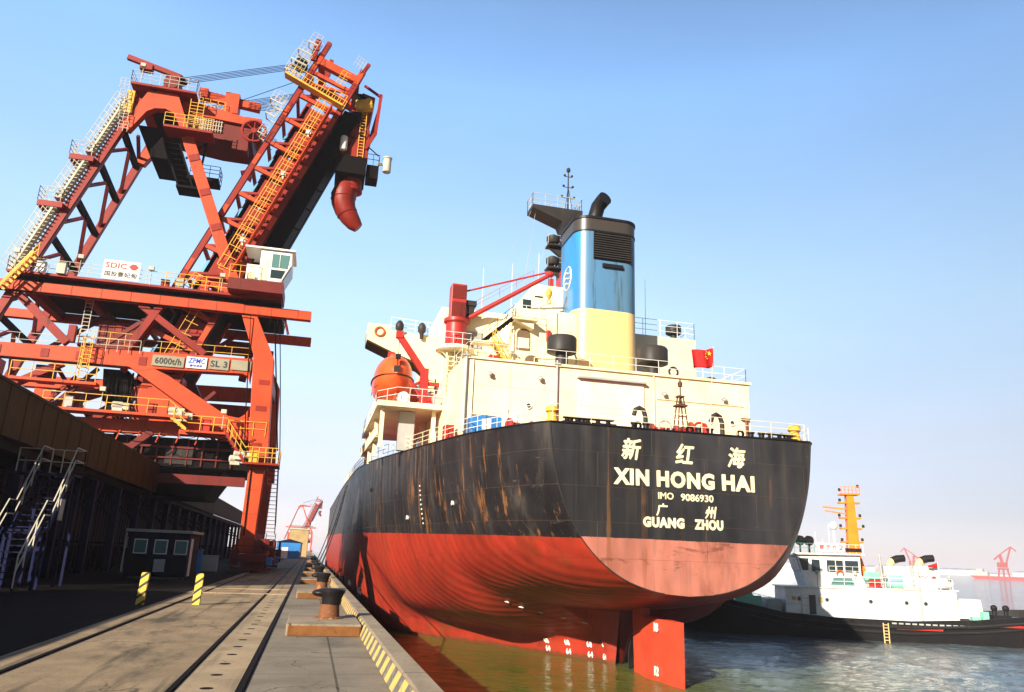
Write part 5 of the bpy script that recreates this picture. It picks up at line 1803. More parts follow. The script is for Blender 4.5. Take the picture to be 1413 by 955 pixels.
fg = MB().add([(-4.33, YF - 1.3, 22.6), (-4.33, YF + 1.4, 22.6), (-3.79, YF + 1.4, 23.8), (-3.79, YF - 1.3, 23.8), (-4.29, YF - 1.3, 22.58), (-4.29, YF + 1.4, 22.58), (-3.75, YF + 1.4, 23.78), (-3.75, YF - 1.3, 23.78)],
               [(0, 1, 2, 3), (7, 6, 5, 4), (0, 4, 5, 1), (2, 6, 7, 3), (1, 5, 6, 2), (0, 3, 7, 4)])
fg.build('cabin_window', 'glass', cabo)
MB().box(-6.05, -5.55, YF - 1.53, YF - 1.505, 22.4, 24.3).build('cabin_door', 'cream', cabo)
MB().rail([(-8.4, YF - 1.55, 22.3), (-6.0, YF - 1.55, 22.3)], 1.1, .7, .03).build('handrail', 'yellow', sl_)
MB().box(-7.1, -6.5, YF - 1.0, YF - .5, 22.3, 23.0).build('cabinet', 'galv', sl_)

# --- mast (A-frame)
def mchord(z, y):
    """back leg of the A-frame: leans seaward as it rises, frames close together at the top"""
    t_ = (z - 10) / 28
    x = -27.3 + 9.4 * t_
    yy = YF + .4 + (.9 * t_ if y == 0 else 8.0 - .6 * t_)
    return Vector((x, yy, z))


for k in (0, 1):
    m = MB().bar(mchord(10, k), mchord(38.2, k), .62, .55)
    m.build('mast_leg', 'boomred', sl_)
br_ = MB()
th = MB()
zz = [14.6 + 3.45 * k for k in range(7)]
for z in zz[1:]:
    if abs(z - 21) < .9:
        continue
    a, b_ = mchord(z, 0), mchord(z - .4, 1)
    MB().bar(a, b_, .42).build('mast_tie', 'darksteel', sl_)
for z0_, z1_ in zip(zz, zz[1:]):
    mid = (mchord(z1_, 0) + mchord(z1_ - .4, 1)) / 2
    th.bar(mchord(z0_ + 1.0, 0), mid, .24)
    th.bar(mchord(z0_ + .2, 1), mid, .24)
mid = mchord(36.5, 0).lerp(mchord(36.5, 1), .5)
th.bar(mchord(zz[-1], 1), mid, .24)
th.build('mast_lacing', 'darkred', sl_)
# stair up the back leg
stm, srl = MB(), MB()
off = Vector((-.75, -.15, .1))
for (za, zb) in ((21.4, 27.2), (27.8, 31.6), (32.2, 37.6)):
    a, b_ = mchord(za, 0) + off, mchord(zb, 0) + off
    n_ = int((b_ - a).length / .33)
    for k in range(n_ + 1):
        p = a.lerp(b_, k / n_)
        stm.box(p.x - .35, p.x + .35, p.y - .5, p.y + .3, p.z, p.z + .05)
    for dy in (-.5, .3):
        q = Vector((0, dy, 0))
        stm.bar(a + q, b_ + q, .06, .16, (1, 0, 0))
        srl.rail([a + q, b_ + q], 1.0, .75, .026, (.36, .68), up=(-.75, 0, .6))
for z in (27.5, 31.9):
    p = mchord(z, 0) + off
    MB().box(p.x - 1.3, p.x + .5, p.y - .6, p.y + .8, z - .45, z + .0).build('mast_landing', 'boomred', sl_)
    srl.rail([(p.x + .3, p.y - .6, z), (p.x - 1.3, p.y - .6, z), (p.x - 1.3, p.y + .8, z)], 1.2, .55, .026, (.36, .68))
stm.build('mast_stair', 'galv', sl_)
srl.build('mast_stair_rail', 'galv', sl_)
MB().stair((-24.1, YF - .7, 19.6), (-22.3, YF - .7, 22.6), .8, (0, -1, 0), 9).rail([(-24.1, YF - .7, 19.6), (-22.3, YF - .7, 22.6)], 1.0, .7, .03).build('stair', 'yellow', sl_)
# mast head: two arches, deck, box
for y in (YF + .9, YF + 7.0):
    a = MB().prism([(-18.9, 35.2), (-17.2, 39.05), (-14.9, 39.05), (-13.0, 34.5), (-13.8, 34.4), (-14.6, 36.6), (-15.0, 37.2), (-15.7, 37.5), (-16.5, 37.4), (-17.1, 37.0), (-18.2, 35.0)], 'y', y, y + .75)
    a.build('mast_head', 'orange', sl_, bevel=.02)
MB().box(-17.0, -14.7, YF + 1.7, YF + 7, 37.6, 39.0).prism([(-18.0, 36.4), (-16.2, 36.4), (-15.2, 33.6), (-16.6, 33.6)], 'y', YF + 2.4, YF + 6.6).build('mast_head_box', 'darksteel', sl_)
MB().box(-18.6, -13.4, YF + .4, YF + 8, 39.1, 39.3).build('mast_head_deck', 'boomred', sl_)
MB().rail([(-18.6, YF + 8, 39.3), (-18.6, YF + .4, 39.3), (-13.4, YF + .4, 39.3), (-13.4, YF + 8, 39.3)], 1.1, .8, .026, (.36, .68)).build('handrail', 'galv', sl_)
cgm = MB()
for k in range(5):
    cgm.rail([(-18.9 - .12 * k, YF + .5, 34.6 + k), (-18.2 - .12 * k, YF + .5, 34.6 + k)], .9, .35, .026, (.36, .68))
cgm.build('mast_ladder_cage', 'galv', sl_)
MB().box(-18.8, -18.2, YF + .7, YF + 1.3, 36.5, 38.6).build('electric_box', 'yellow', sl_)
MB().lathe([(.55, -1), (.7, -.9), (.7, .9), (.55, 1)], (-15.6, YF + 2, 40.2), 16, (0, 1, 0)).box(-16.3, -14.9, YF + 1.1, YF + 3, 39.3, 39.8).lathe([(.9, 41.0), (.6, 41.4), (.2, 41.5)], (-15.5, YF + 2, 0), 16).build('top_sheave', 'darkred', sl_)
MB().bar((-19.4, YF + 1.2, 42.0), (-15.0, YF + 1.2, 40.9), .42, .35).box(-18.3, -17.3, YF + .9, YF + 1.6, 41.0, 41.5).build('service_jib', 'boomred', sl_)
MB().box(-18.1, -17.5, YF + 1.0, YF + 1.5, 41.2, 41.45).build('service_hoist', 'galv', sl_)
# front struts
for y in (YF + .2, YM - .4):
    MB().bar((-13.5, y + .35, 34.9), (-7.75, y + .35, 21.4), .95, .7, (0, 1, 0)).build('mast_strut', 'orange', sl_, bevel=.03)
# strut platforms
MB().box(-15.2, -11.4, YF - .9, YF + .9, 34.9, 35.1).build('strut_walkway', 'boomred', sl_)
MB().rail([(-15.2, YF - .88, 35.1), (-11.4, YF - .88, 35.1)], 1.1, .75, .03, (.36, .68)).build('handrail', 'yellow', sl_)
cg = MB()
for x in (-13.5, -12.9, -12.4):
    cg.tube((x, YF - .5, 35.1), (x, YF - .5, 38.0), .035, 4)
for k in range(9):
    cg.tube((-13.5, YF - .5, 35.3 + .3 * k), (-12.4, YF - .5, 35.3 + .3 * k), .028, 4)
cg.build('caged_ladder', 'yellow', sl_)
# hanging dark lattice stair and basket
hl = MB()
for x in (-15.8, -14.6):
    for y in (YF + 3, YF + 4.5):
        hl.bar((x, y, 35.5), (x + 1.6, y, 31.6), .14)
for k in range(9):
    p = Vector((-15.8, YF + 3, 35.5)).lerp(Vector((-14.2, YF + 3, 31.6)), k / 8)
    hl.box(p.x, p.x + 1.2, p.y, p.y + 1.5, p.z - .04, p.z)
hl.box(-14.3, -12.0, YF + 2.8, YF + 4.6, 31.4, 31.6).box(-13.6, -11.0, YF + 3, YF + 4.6, 32.4, 32.75)
hl.bar((-12.4, YF + 3, 36.4), (-12.6, YF + 3, 32.6), .16).bar((-13.9, YF + 3, 34.2), (-12.4, YF + 3, 36), .14)
hl.rail([(-13.4, YF + 3, 32.75), (-11.0, YF + 3, 32.75), (-11.0, YF + 4.6, 32.75)], 1.1, .8, .03, (.36, .68))
hl.build('hanging_stair', 'darksteel', sl_)
# machinery girder reaching towards the boom
MB().prism([(-15.0, 39.2), (-14.2, 39.3), (-8.1, 38.35), (-8.1, 37.75), (-15.0, 38.1)], 'y', YF + 2, YF + 6.6).build('machinery_girder', 'orange', sl_, bevel=.02)
MB().prism([(-15.0, 38.0), (-8.6, 37.7), (-8.6, 36.2), (-11.4, 36.2), (-15.0, 36.6)], 'y', YF + 2.3, YF + 6.4).box(-10.2, -8.9, YF + 2.2, YF + 3.6, 35.4, 36.3).build('winch_house', 'darkred', sl_)
MB().bar((-13.2, YF + 3, 40.6), (-8.4, YF + 3, 40.2), .7, .6).box(-11.4, -10.2, YF + 2.4, YF + 3.8, 39.0, 41.0).box(-13.6, -12.9, YF + 2.5, YF + 3.5, 40.2, 41.1).build('maintenance_crane', 'orange', sl_)
MB().box(-9.4, -8.0, YF + 1.8, YF + 2.6, 37.9, 38.5).build('sheave_bracket', 'orange', sl_)
MB().rail([(-14.4, YF + 2.1, 38.9), (-11.2, YF + 2.1, 38.7)], 1.0, .6, .028, (.36, .68)).build('handrail', 'yellow', sl_)
sh = MB().ring((-8.5, YF + 1.6, 37.1), 1.0, .13, (0, -1, 0), 22, 6).lathe([(.25, -.15), (.25, .15)], (-8.5, YF + 1.6, 37.1), 10, (0, 1, 0))
for k in range(8):
    w_ = math.pi * k / 4
    sh.bar((-8.5, YF + 1.6, 37.1), (-8.5 + math.cos(w_), YF + 1.6, 37.1 + math.sin(w_)), .07)
sh.build('sheave_wheel', 'boomred', sl_)

# --- boom
def bp(s_, n_, y):
    p = T0 + U * s_ + Nn * n_
    return Vector((p.x, y, p.z))


BY0, BY1 = 63.0, 68.2
DEP = 3.9
for y in (BY0 + .25, BY1 - .25):
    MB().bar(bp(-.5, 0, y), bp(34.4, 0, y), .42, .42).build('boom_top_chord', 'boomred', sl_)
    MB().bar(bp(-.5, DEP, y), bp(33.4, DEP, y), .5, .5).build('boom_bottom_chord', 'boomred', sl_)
PAN = 2.75
bt_ = MB()
for k in range(12):
    s0 = .6 + PAN * k
    if s0 > 31:
        break
    for y in (BY0 + .25, BY1 - .25):
        bt_.bar(bp(s0, .15, y), bp(s0, DEP - .1, y), .34, .3)
        if k < 11:
            MB().bar(bp(s0, .15, y), bp(s0 + 1.6, DEP - .3, y), .22, .2).build('boom_diagonal', 'boomred', sl_)
    bt_.bar(bp(s0, 0, BY0 + .4), bp(s0, 0, BY1 - .4), .28)
bt_.build('boom_batten', 'orange', sl_)
# enclosed belt gallery inside, blue belt hoods above it
pn = MB()
for k in range(10):
    s0, s1 = .4 + PAN * k, .4 + PAN * (k + 1) - .12
    for y in (BY0 + .8, BY1 - .8):
        a, b_, c_, d_ = bp(s0, 1.35, y), bp(s1, 1.35, y), bp(s1, 3.7, y), bp(s0, 3.7, y)
        e = Vector((0, .06, 0))
        MB().add([a, b_, c_, d_, a + e, b_ + e, c_ + e, d_ + e], [(0, 1, 2, 3), (7, 6, 5, 4), (0, 4, 5, 1), (1, 5, 6, 2), (2, 6, 7, 3), (3, 7, 4, 0)]).build('gallery_panel', 'boomred', sl_)
for k in range(9):
    s0 = 1.0 + PAN * k
    h = MB()
    prof = [(1.25, -1.05), (.75, -1.0), (.45, -.55), (.35, 0), (.45, .55), (.75, 1.0), (1.25, 1.05)]
    ym = (BY0 + BY1) / 2
    vs = [bp(s_, n_, ym + y_) for s_ in (s0, s0 + 1.75) for n_, y_ in prof]
    h.add(vs, [(i, i + 1, i + 8, i + 7) for i in range(6)] + [(6, 5, 4, 3, 2, 1, 0), (7, 8, 9, 10, 11, 12, 13)])
    h.build('belt_hood', 'bluelight', sl_)
# blocky dark supports between hoods, underside conveyor
ud = MB()
for (n0, n1, y0, y1, s0, s1) in ((DEP - .2, DEP + .05, BY0 + .5, BY1 - .5, 0, 29), (DEP + .1, DEP + 1.5, BY0 + 1.3, BY1 - .6, 8.0, 29.5), (.9, 1.2, BY0 + 1.2, BY1 - 1.2, .3, 28)):
    vs = [bp(s_, n_, y) for s_ in (s0, s1) for n_ in (n0, n1) for y in (y0, y1)]
    ud.add(vs, [(0, 1, 3, 2), (4, 6, 7, 5), (0, 4, 5, 1), (2, 3, 7, 6), (0, 2, 6, 4), (1, 5, 7, 3)])
for k in range(10):
    ud.bar(bp(8.5 + 2.1 * k, DEP + 1.4, BY0 + 1.4), bp(8.5 + 2.1 * k, DEP + 2.0, BY0 + 1.4), .10)
ud.bar(bp(8.5, DEP + 2.0, BY0 + 1.4), bp(28, DEP + 2.0, BY0 + 1.4), .07)
ud.build('boom_underside', 'darksteel', sl_)
# walkway on the near side
wk = MB()
vs = [bp(s_, n_, y) for s_ in (10.3, 28.2) for n_ in (3.25, 3.33) for y in (62.05, 63.0)]
wk.add(vs, [(0, 1, 3, 2), (4, 6, 7, 5), (0, 4, 5, 1), (2, 3, 7, 6), (0, 2, 6, 4), (1, 5, 7, 3)])
for k in range(60):
    s0 = 10.4 + .3 * k
    wk.bar(bp(s0, 3.2, 62.05), bp(s0, 3.2, 62.95), .05)
wk.build('boom_walkway', 'orange', sl_)
wr = MB()
for y, r_ in ((62.08, .034), (62.92, .03)):
    wr.rail([bp(10.3, 3.2, y), bp(28.2, 3.2, y)], 1.1, 1.0, r_, (.5,), up=-Nn)
wr.build('boom_walkway_rail', 'yellow', sl_)
wr = MB().rail([bp(0, 3.2, 62.6), bp(6.2, 3.2, 62.6)], 1.1, 1.0, .03, (.5,), up=-Nn)
wr.rail([bp(7.0, 1.4, 62.6), bp(9.0, 1.6, 62.6)], .8, .6, .03, (.5,), up=-Nn)
wr.build('boom_walkway_rail', 'yellow', sl_)
for s0 in (13.2, 20.2, 24.8):
    p = bp(s0, 2.75, 62.4)
    MB().box(p.x - .22, p.x + .22, p.y - .12, p.y + .12, p.z - .2, p.z + .2).box(p.x - .05, p.x + .05, p.y, p.y + .3, p.z - .5, p.z - .2).build('floodlight', 'white', sl_, bevel=.03)
# cross platform near the tip
cp = MB()
for n0, n1 in ((-1.6, 4.1),):
    cp.bar(bp(28.9, n0, 62.5), bp(28.6, n1, 62.5), .16, .9, (0, 1, 0))
cp.build('tip_walkway', 'yellow', sl_)
wr = MB()
for y in (62.05, 62.95):
    wr.rail([bp(28.9, -1.6, y), bp(28.6, 4.1, y)], 1.0, .55, .034, (.5,), up=U)
wr.build('tip_rail', 'yellow', sl_)
hd = MB()
hd.bar(bp(32.2, -.1, BY0 + .3), bp(32.2, DEP, BY0 + .3), .75, .6).bar(bp(32.2, -.1, BY1 - .3), bp(32.2, DEP, BY1 - .3), .75, .6)
hd.bar(bp(32.4, .2, BY0 + .4), bp(32.4, .2, BY1 - .4), .6).bar(bp(32.4, DEP - .2, BY0 + .4), bp(32.4, DEP - .2, BY1 - .4), .6)
hd.bar(bp(29.6, .2, BY0 + .3), bp(30.6, DEP - .2, BY0 + .3), .22).bar(bp(31.0, 1.0, BY1), bp(29.3, 3.0, BY1), .22)
hd.build('boom_head', 'orange', sl_)
for a, b_, w_, h_ in ((bp(33.2, -.35, BY1 - .3), bp(35.8, -.35, BY1 - .3), .34, .34), (bp(31.8, -.4, BY0), bp(34.0, -.9, BY0), .5, .3), (bp(32.8, DEP, BY0 + .3), bp(34.4, DEP + .1, BY0 + .3), .3, .3)):
    MB().bar(a, b_, w_, h_).build('boom_tip_horn', 'boomred', sl_)
cgm = MB()
for k, (s0, n0, n1) in enumerate(((29.4, -1.9, -.4), (30.6, -1.9, -.4), (31.8, -1.8, -.5), (33.0, -1.4, -.5), (26.0, -1.5, -.3), (24.6, -1.2, -.3), (22.6, -.9, -.3))):
    cgm = MB()
    for y in (62.3, 63.4):
        cgm.rail([bp(s0, n0, y), bp(s0, n1, y)], 1.1, .4, .022, (.36, .68), up=U)
    cgm.bar(bp(s0, n0, 62.3), bp(s0, n1, 62.3), .10, .06).bar(bp(s0, n0, 62.3), bp(s0, n0, 63.4), .08).bar(bp(s0, n0, 63.4), bp(s0, n1, 63.4), .10, .06)
    cgm.build('tip_cage', 'galv', sl_)
MB().rail([bp(33.0, 3.0, 62.5), bp(32.8, 3.9, 62.5)], 1.2, .3, .022, (.36, .68), up=U).build('tip_cage', 'galv', sl_)
MB().lathe([(.55, -.4), (.6, -.3), (.6, .3), (.55, .4)], bp(30.9, -1.1, 63.2), 14, (0, 1, 0)).build('tip_sheave', 'darksteel', sl_)
MB().lathe([(.55, -.7), (.62, -.6), (.62, .6), (.55, .7)], bp(31.3, DEP + .75, 65), 14, (0, 1, 0)).build('head_pulley', 'darksteel', sl_)
MB().rail([bp(30.5, 3.3, 62.4), bp(32.0, 3.3, 62.4)], .8, .35, .03, (.5,), up=-Nn).build('tip_rail', 'yellow', sl_)
gp = MB().prism([(0, 0), (.2, .9), (1.0, .2)], 'y', 65, 66)
for v in gp.v:
    q = bp(19.5 + v.z, -.2 - v.x, v.y)
    v.x, v.y, v.z = q
gp.build('rope_anchor', 'orange', sl_)
# --- luffing ropes
rp = MB()
for a, b_ in (((-15.0, YF + 1.6, 40.8), bp(31.0, -.9, 63.2)), ((-15.0, YF + 6.6, 40.8), bp(31.0, -.9, 68.0)), ((-9.6, YF + 2.8, 40.2), bp(26.0, -.7, 63.4)), ((-8.6, YF + 5.4, 39.0), bp(25.0, -.6, 67.8))):
    a = Vector(a)
    for k in range(5):
        o_ = Vector((0, 0, .16 * (k - 2)))
        rp.tube(a + o_, Vector(b_) + o_ * .9, .028, 4)
rp.tube((-10.4, YF + 2.8, 40.4), bp(29.3, -.6, 63.2), .03, 4)
rp.tube(bp(24, -.6, 67.5), (-8.2, YF + 4, 37.5), .03, 4)
rp.build('luffing_rope', 'darksteel', sl_)
# --- hanging chute at the tip
ch = MB().box(-1.0, 1.5, 64.6, 67.4, 36.6, 39.6)
ch.prism([(-1.2, 39.6), (1.3, 39.6), (1.7, 43.3), (.5, 43.6)], 'y', 64.9, 67.0)
ch.build('chute_frame', 'boomred', sl_, bevel=.03)
cd = MB().bar((2.2, 64.6, 43.5), (2.0, 64.6, 39.4), .3).bar((2.0, 64.6, 39.4), (1.2, 64.6, 37.6), .3).bar((.6, 64.6, 44.2), (2.3, 64.6, 43.2), .2)
cd.bar((2.2, 67.4, 43.5), (1.2, 67.4, 37.6), .3)
cd.build('chute_arm', 'boomred', sl_)
cl_ = MB()
for x in (.55, 1.05):
    cl_.bar((x, 64.5, 36.6), (x, 64.5, 42.0), .06)
for k in range(17):
    cl_.bar((.55, 64.5, 36.8 + .31 * k), (1.05, 64.5, 36.8 + .31 * k), .045)
cl_.build('chute_ladder', 'yellow', sl_)
cw = MB().lathe([(.6, -.8), (.7, -.7), (.7, .7), (.6, .8)], (.7, 64.9, 42.2), 14, (1, 0, .3))
cw.build('chute_winch', 'yellow', sl_)
MB().box(-.6, .6, 64.4, 64.6, 40.2, 41.2).build('chute_winch_box', 'blue', sl_)
MB().box(-1.25, 1.45, 64.4, 67.6, 34.9, 36.6).box(1.5, 2.6, 64.8, 66.5, 34.9, 36.2).build('chute_hopper', 'darksteel', sl_)
MB().rail([(1.5, 64.8, 36.2), (2.6, 64.8, 36.2), (2.6, 66.5, 36.2)], 1.1, .6, .03).bar((1.2, 64.8, 38.2), (2.5, 64.8, 37.2), .08).build('chute_rail', 'darksteel', sl_)
MB().lathe([(.3, 0), (.34, .1), (.34, 1.3), (.25, 1.4)], (-.75, 64.3, 37.0), 12).build('floodlight', 'white', sl_, smooth=True)
MB().lathe([(.38, 0), (.38, 1.3), (.45, 1.35), (.45, 1.45)], (3.35, 65.2, 35.9), 14).tube((2.5, 65.2, 36.6), (3.4, 65.2, 36.7), .14, 6).build('dust_filter', 'galv', sl_, smooth=True)
sp = MB().lathe([(.85, 33.7), (1.0, 33.75), (1.0, 34.0), (.88, 34.05), (.88, 35.0)], (.35, 66, 0), 20)
sp.path([(.25, 66, 34.4), (-.1, 66, 33.9), (-.3, 66, 33.3), (-.25, 66, 32.6), (.0, 66, 31.9), (.45, 66, 31.2), (.95, 66, 30.6), (1.3, 66, 30.3)], [.85, 1.12, 1.15, 1.08, .98, .86, .70, .50], 18)
for (x, z, r_, ax) in ((-.28, 33.0, 1.12, (-.1, 0, 1)), (.2, 31.55, .93, (-.55, 0, 1))):
    sp.ring((x, 66, z), r_, .05, ax, 18, 5)
sp.build('loading_spout', 'spoutred', sl_, smooth=True)
# hanging cables at the seaward leg
cbm = MB()
cbm.path(sag((-4.7, YF + .4, 19.8), (-3.3, YF + 1.0, 9.2), -.15), .06, 5).path(sag((-4.3, YF + .6, 19.8), (-3.1, YF + 1.3, 9.0), -.35), .04, 5)
cbm.rail([(-5.0, YF, 19.0), (-3.8, YF, 19.0)], .8, .5, .025)
cbm.build('cable_drop', 'darksteel', sl_)
MB().bar((-3.9, YF + .3, 19.9), (-3.5, YF + .3, 18.6), .2).build('limit_arm', 'darkred', sl_)

# --- dense bracing, pipes and machinery inside the lower portal
rnd = random.Random(5)
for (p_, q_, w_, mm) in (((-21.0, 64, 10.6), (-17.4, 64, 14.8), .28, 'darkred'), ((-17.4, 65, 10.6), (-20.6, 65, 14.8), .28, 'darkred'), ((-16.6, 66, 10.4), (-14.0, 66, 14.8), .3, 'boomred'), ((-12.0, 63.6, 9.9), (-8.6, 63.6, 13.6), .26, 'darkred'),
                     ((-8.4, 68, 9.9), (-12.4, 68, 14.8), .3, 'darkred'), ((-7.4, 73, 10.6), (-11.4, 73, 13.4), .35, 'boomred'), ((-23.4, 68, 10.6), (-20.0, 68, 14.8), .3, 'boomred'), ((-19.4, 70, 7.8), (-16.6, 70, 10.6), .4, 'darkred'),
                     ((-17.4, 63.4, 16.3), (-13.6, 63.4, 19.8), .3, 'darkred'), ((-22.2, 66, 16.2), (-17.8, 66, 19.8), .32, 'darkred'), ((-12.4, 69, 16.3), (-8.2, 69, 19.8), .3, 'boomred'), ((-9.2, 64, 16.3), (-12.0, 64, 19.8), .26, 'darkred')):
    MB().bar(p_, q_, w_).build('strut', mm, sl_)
pp = MB()
for k in range(7):
    x = -16.4 + .32 * k
    pp.path([(x, 63.2 + .1 * k, 14.6), (x + .1, 63.3, 12.6 - .1 * k), (x + .7, 63.6, 11.0), (x + 2.2, 63.6, 10.4)], .05 + .015 * (k % 3), 5)
pp.build('hydraulic_hose', 'darksteel', sl_)
for (x, z, w_, h_, mm) in ((-16.2, 11.2, 1.1, 1.2, 'darksteel'), (-18.8, 11.2, .8, 1.4, 'darkred'), (-9.4, 10.2, .9, 1.2, 'darksteel'), (-21.4, 13.2, 1.2, 1.3, 'darkred')):
    MB().box(x, x + w_, 62.9, 64.0, z, z + h_).build('machine_casing', mm, sl_, bevel=.05)
MB().prism([(-10.3, 11.3), (-8.8, 11.3), (-10.6, 14.7), (-12.2, 14.7)], 'y', 66, 67.6).build('transfer_chute', 'darkred', sl_, bevel=.03)
gd = MB()
for k in range(9):
    gd.box(-15.6 + 1.1 * k, -15.5 + 1.1 * k, 63.85, 63.98, 7.7, 9.7)
gd.box(-17, -5.7, 63.8, 63.98, 9.0, 9.15)
gd.box(-17, -5.7, 63.8, 63.98, 8.2, 8.3)
gd.build('hopper_stiffener', 'darkred', sl_)
cs = MB()
for k in range(5):
    cs.path(sag((-15 + 2.0 * k, YF - .1, 9.9), (-13 + 2.0 * k, YF - .1, 9.9), .35, 8), .035, 4)
cs.build('festoon_cable', 'darksteel', sl_)

# --- splice plates, cable trays and small electrical gear on the steelwork
for x in (-24.2, -21.0, -18.6, -14.2, -11.9):
    MB().box(x, x + .55, YF + .06, YF + .097, 14.95, 15.6).build('splice_plate', 'boomred', sl_)
for z in (9.2, 12.1, 14.2):
    MB().box(-5.25, -4.45, YF - .03, YF - .003, z, z + .4).build('splice_plate', 'boomred', sl_)
for k in range(6):
    p = bp(3.5 + 5.5 * k, 0, BY0)
    MB().bar(bp(3.5 + 5.5 * k, 0, BY0 + .02), bp(4.6 + 5.5 * k, 0, BY0 + .02), .36, .03, (0, 1, 0)).build('splice_plate', 'orange', sl_)
    MB().bar(bp(4.2 + 5.5 * k, DEP, BY0 - .02), bp(5.5 + 5.5 * k, DEP, BY0 - .02), .42, .03, (0, 1, 0)).build('splice_plate', 'orange', sl_)
for k in range(4):
    q0, q1 = Vector((-13.5, YF + .17, 34.9)).lerp(Vector((-7.75, YF + .17, 21.4)), .12 + .22 * k), Vector((-13.5, YF + .17, 34.9)).lerp(Vector((-7.75, YF + .17, 21.4)), .16 + .22 * k)
    MB().bar(q0, q1, .8, .04, (0, 1, 0)).build('splice_plate', 'boomred', sl_)
tr = MB()
tr.tube((-26, YF - .05, 14.65), (-14.9, YF - .05, 14.65), .05, 5).tube((-26, YF - .12, 14.55), (-15.2, YF - .12, 14.55), .035, 5)
tr.path([(-26, YF - .26, 19.75), (-12, YF - .26, 19.75), (-6.5, YF - .26, 19.7), (-6.3, YF - .1, 17.0), (-5.95, YF - .08, 12.0), (-5.6, YF - .08, 8.2)], .045, 5)
tr.path([(-5.0, YF - .06, 7.6), (-4.95, YF - .06, 2.6)], .05, 5)
tr.path([bp(1, -.25, BY0 + .1), bp(33, -.25, BY0 + .1)], .05, 5)
tr.path([bp(1, DEP + .3, BY0 + .0), bp(32, DEP + .3, BY0 + .0)], .05, 5)
tr.path([mchord(12, 0) + Vector((.35, -.3, 0)), mchord(38, 0) + Vector((.35, -.3, 0))], .04, 5)
tr.build('cable_run', 'darksteel', sl_)
for (x, y, z, mm) in ((-20.6, YF - .3, 21.9, 'galv'), (-12.2, YF + .3, 21.9, 'grey'), (-10.3, YF + .2, 21.85, 'orange'), (-22.2, YF + .3, 22.0, 'white'), (-13.4, YF + .8, 21.8, 'boomred'), (-18.6, YF + .6, 11.8, 'grey'), (-12.6, YF - .4, 11.55, 'boomred'), (-8.6, YF - .6, 10.6, 'shipred'), (-4.9, YF - .7, 8.5, 'yellow')):
    MB().box(x - .3, x + .3, y - .22, y + .22, z - .5, z + .35).box(x - .34, x + .34, y - .26, y + .26, z + .35, z + .4).build('junction_box', mm, sl_, bevel=.02)
for (x, y, z) in ((-19.4, YF - .3, 22.9), (-14.3, YF - .3, 22.6), (-9.0, YF - .3, 22.7), (-23.8, YF - .3, 22.8), (-7.4, YF - 1.0, 11.6), (-16.0, YF - 1.0, 12.6), (-17.8, YF + .3, 40.8)):
    MB().tube((x, y, z - 1.3), (x, y, z), .035, 5).box(x - .2, x + .2, y - .22, y + .02, z - .1, z + .22).build('floodlight', 'galv', sl_, bevel=.02)
MB().rail([(-4.4, YM + .2, 21.38), (-24.2, YM + .2, 21.38)], 1.1, 1.6, .024, (.36, .68)).build('handrail', 'galv', sl_)
MB().rail([(-26, YF + 1.0, 15.75), (-18.4, YF + 1.0, 15.9)], 1.05, 1.4, .024, (.5,)).build('handrail', 'galv', sl_)
MB().rail([(-14.3, YF + 1.0, 16.1), (-6.4, YF + 1.0, 16.25)], 1.05, 1.4, .024, (.5,)).build('handrail', 'yellow', sl_)
gt = MB()
for k in range(14):
    gt.box(-14.2 + .22 * k, -14.14 + .22 * k, YF + 2.15, YF + 2.2, 36.75, 37.9)
for z in (36.9, 37.3, 37.7):
    gt.box(-14.2, -11.2, YF + 2.12, YF + 2.15, z, z + .05)
gt.build('winch_grille', 'galv', sl_)

# --- its twin far down the quay
far = thing('tmp', '', '', (0, 0, 0))
bpy.data.objects.remove(far)
copy_tree(sl_, (-3.0, 66 + 630, 0), 'tiny hazy red ship loader far down the quay', only={
    'leg', 'upper_leg', 'portal_beam', 'diagonal_brace', 'lower_beam', 'traverse_girder', 'deck_plate', 'mast_leg', 'mast_lacing', 'mast_head', 'mast_strut', 'machinery_girder',
    'boom_top_chord', 'boom_bottom_chord', 'boom_batten', 'gallery_panel', 'boom_head', 'luffing_rope', 'chute_frame', 'loading_spout', 'hopper', 'sill_beam', 'bogie', 'operator_cabin', 'boom_underside'})

# ================================================================== TUGBOAT
TA = Vector((.93, -.37, 0)).normalized()         # towards the stern
TN = Vector((-TA.y * 1.0, TA.x, 0))              # to the far side
TN = Vector((.37, .93, 0)).normalized()
TO = Vector((53.41, 67.61, WZ))
tug = thing('tugboat', 'white and black harbour tugboat with orange mast lying off the ship stern', 'boat', tuple(TO))


class TB(MB):
    """mesh in the tug's own frame: u towards the stern, v away from the viewer, z above the water"""

    def build(s, *a, **k):
        s.v = [TO + TA * p.x + TN * p.y + Vector((0, 0, p.z)) for p in s.v]
        return MB.build(s, *a, **k)


def tp(u, v, z):
    return TO + TA * u + TN * v + Vector((0, 0, z))


HB = 4.6
st_ = [(-17.5, .6, 3.9), (-16.5, 2.4, 3.75), (-14.5, 3.9, 3.45), (-11, 4.5, 2.9), (-8, HB, 2.3), (-3, HB, 2.0), (4, HB, 1.95), (10, HB, 2.3), (14, 4.5, 2.75), (17, 3.9, 3.1), (18.3, 2.6, 3.2)]
hm = TB()
for (u, hb, z) in st_:
    sh = .72 if u < -14 else .86
    for (b_, zz_) in ((-hb * sh, -2), (-hb * .97, .3), (-hb, z - .55), (-hb, z), (-hb + .18, z), (-hb + .18, z - .75), (hb - .18, z - .75), (hb - .18, z), (hb, z), (hb, z - .55), (hb * .97, .3), (hb * sh, -2)):
        hm.v.append(Vector((u, HB + b_, zz_)))
for i in range(len(st_) - 1):
    for k in range(11):
        a = i * 12 + k
        hm.f.append((a, a + 12, a + 13, a + 1))
hm.f.append(tuple(range(12)))
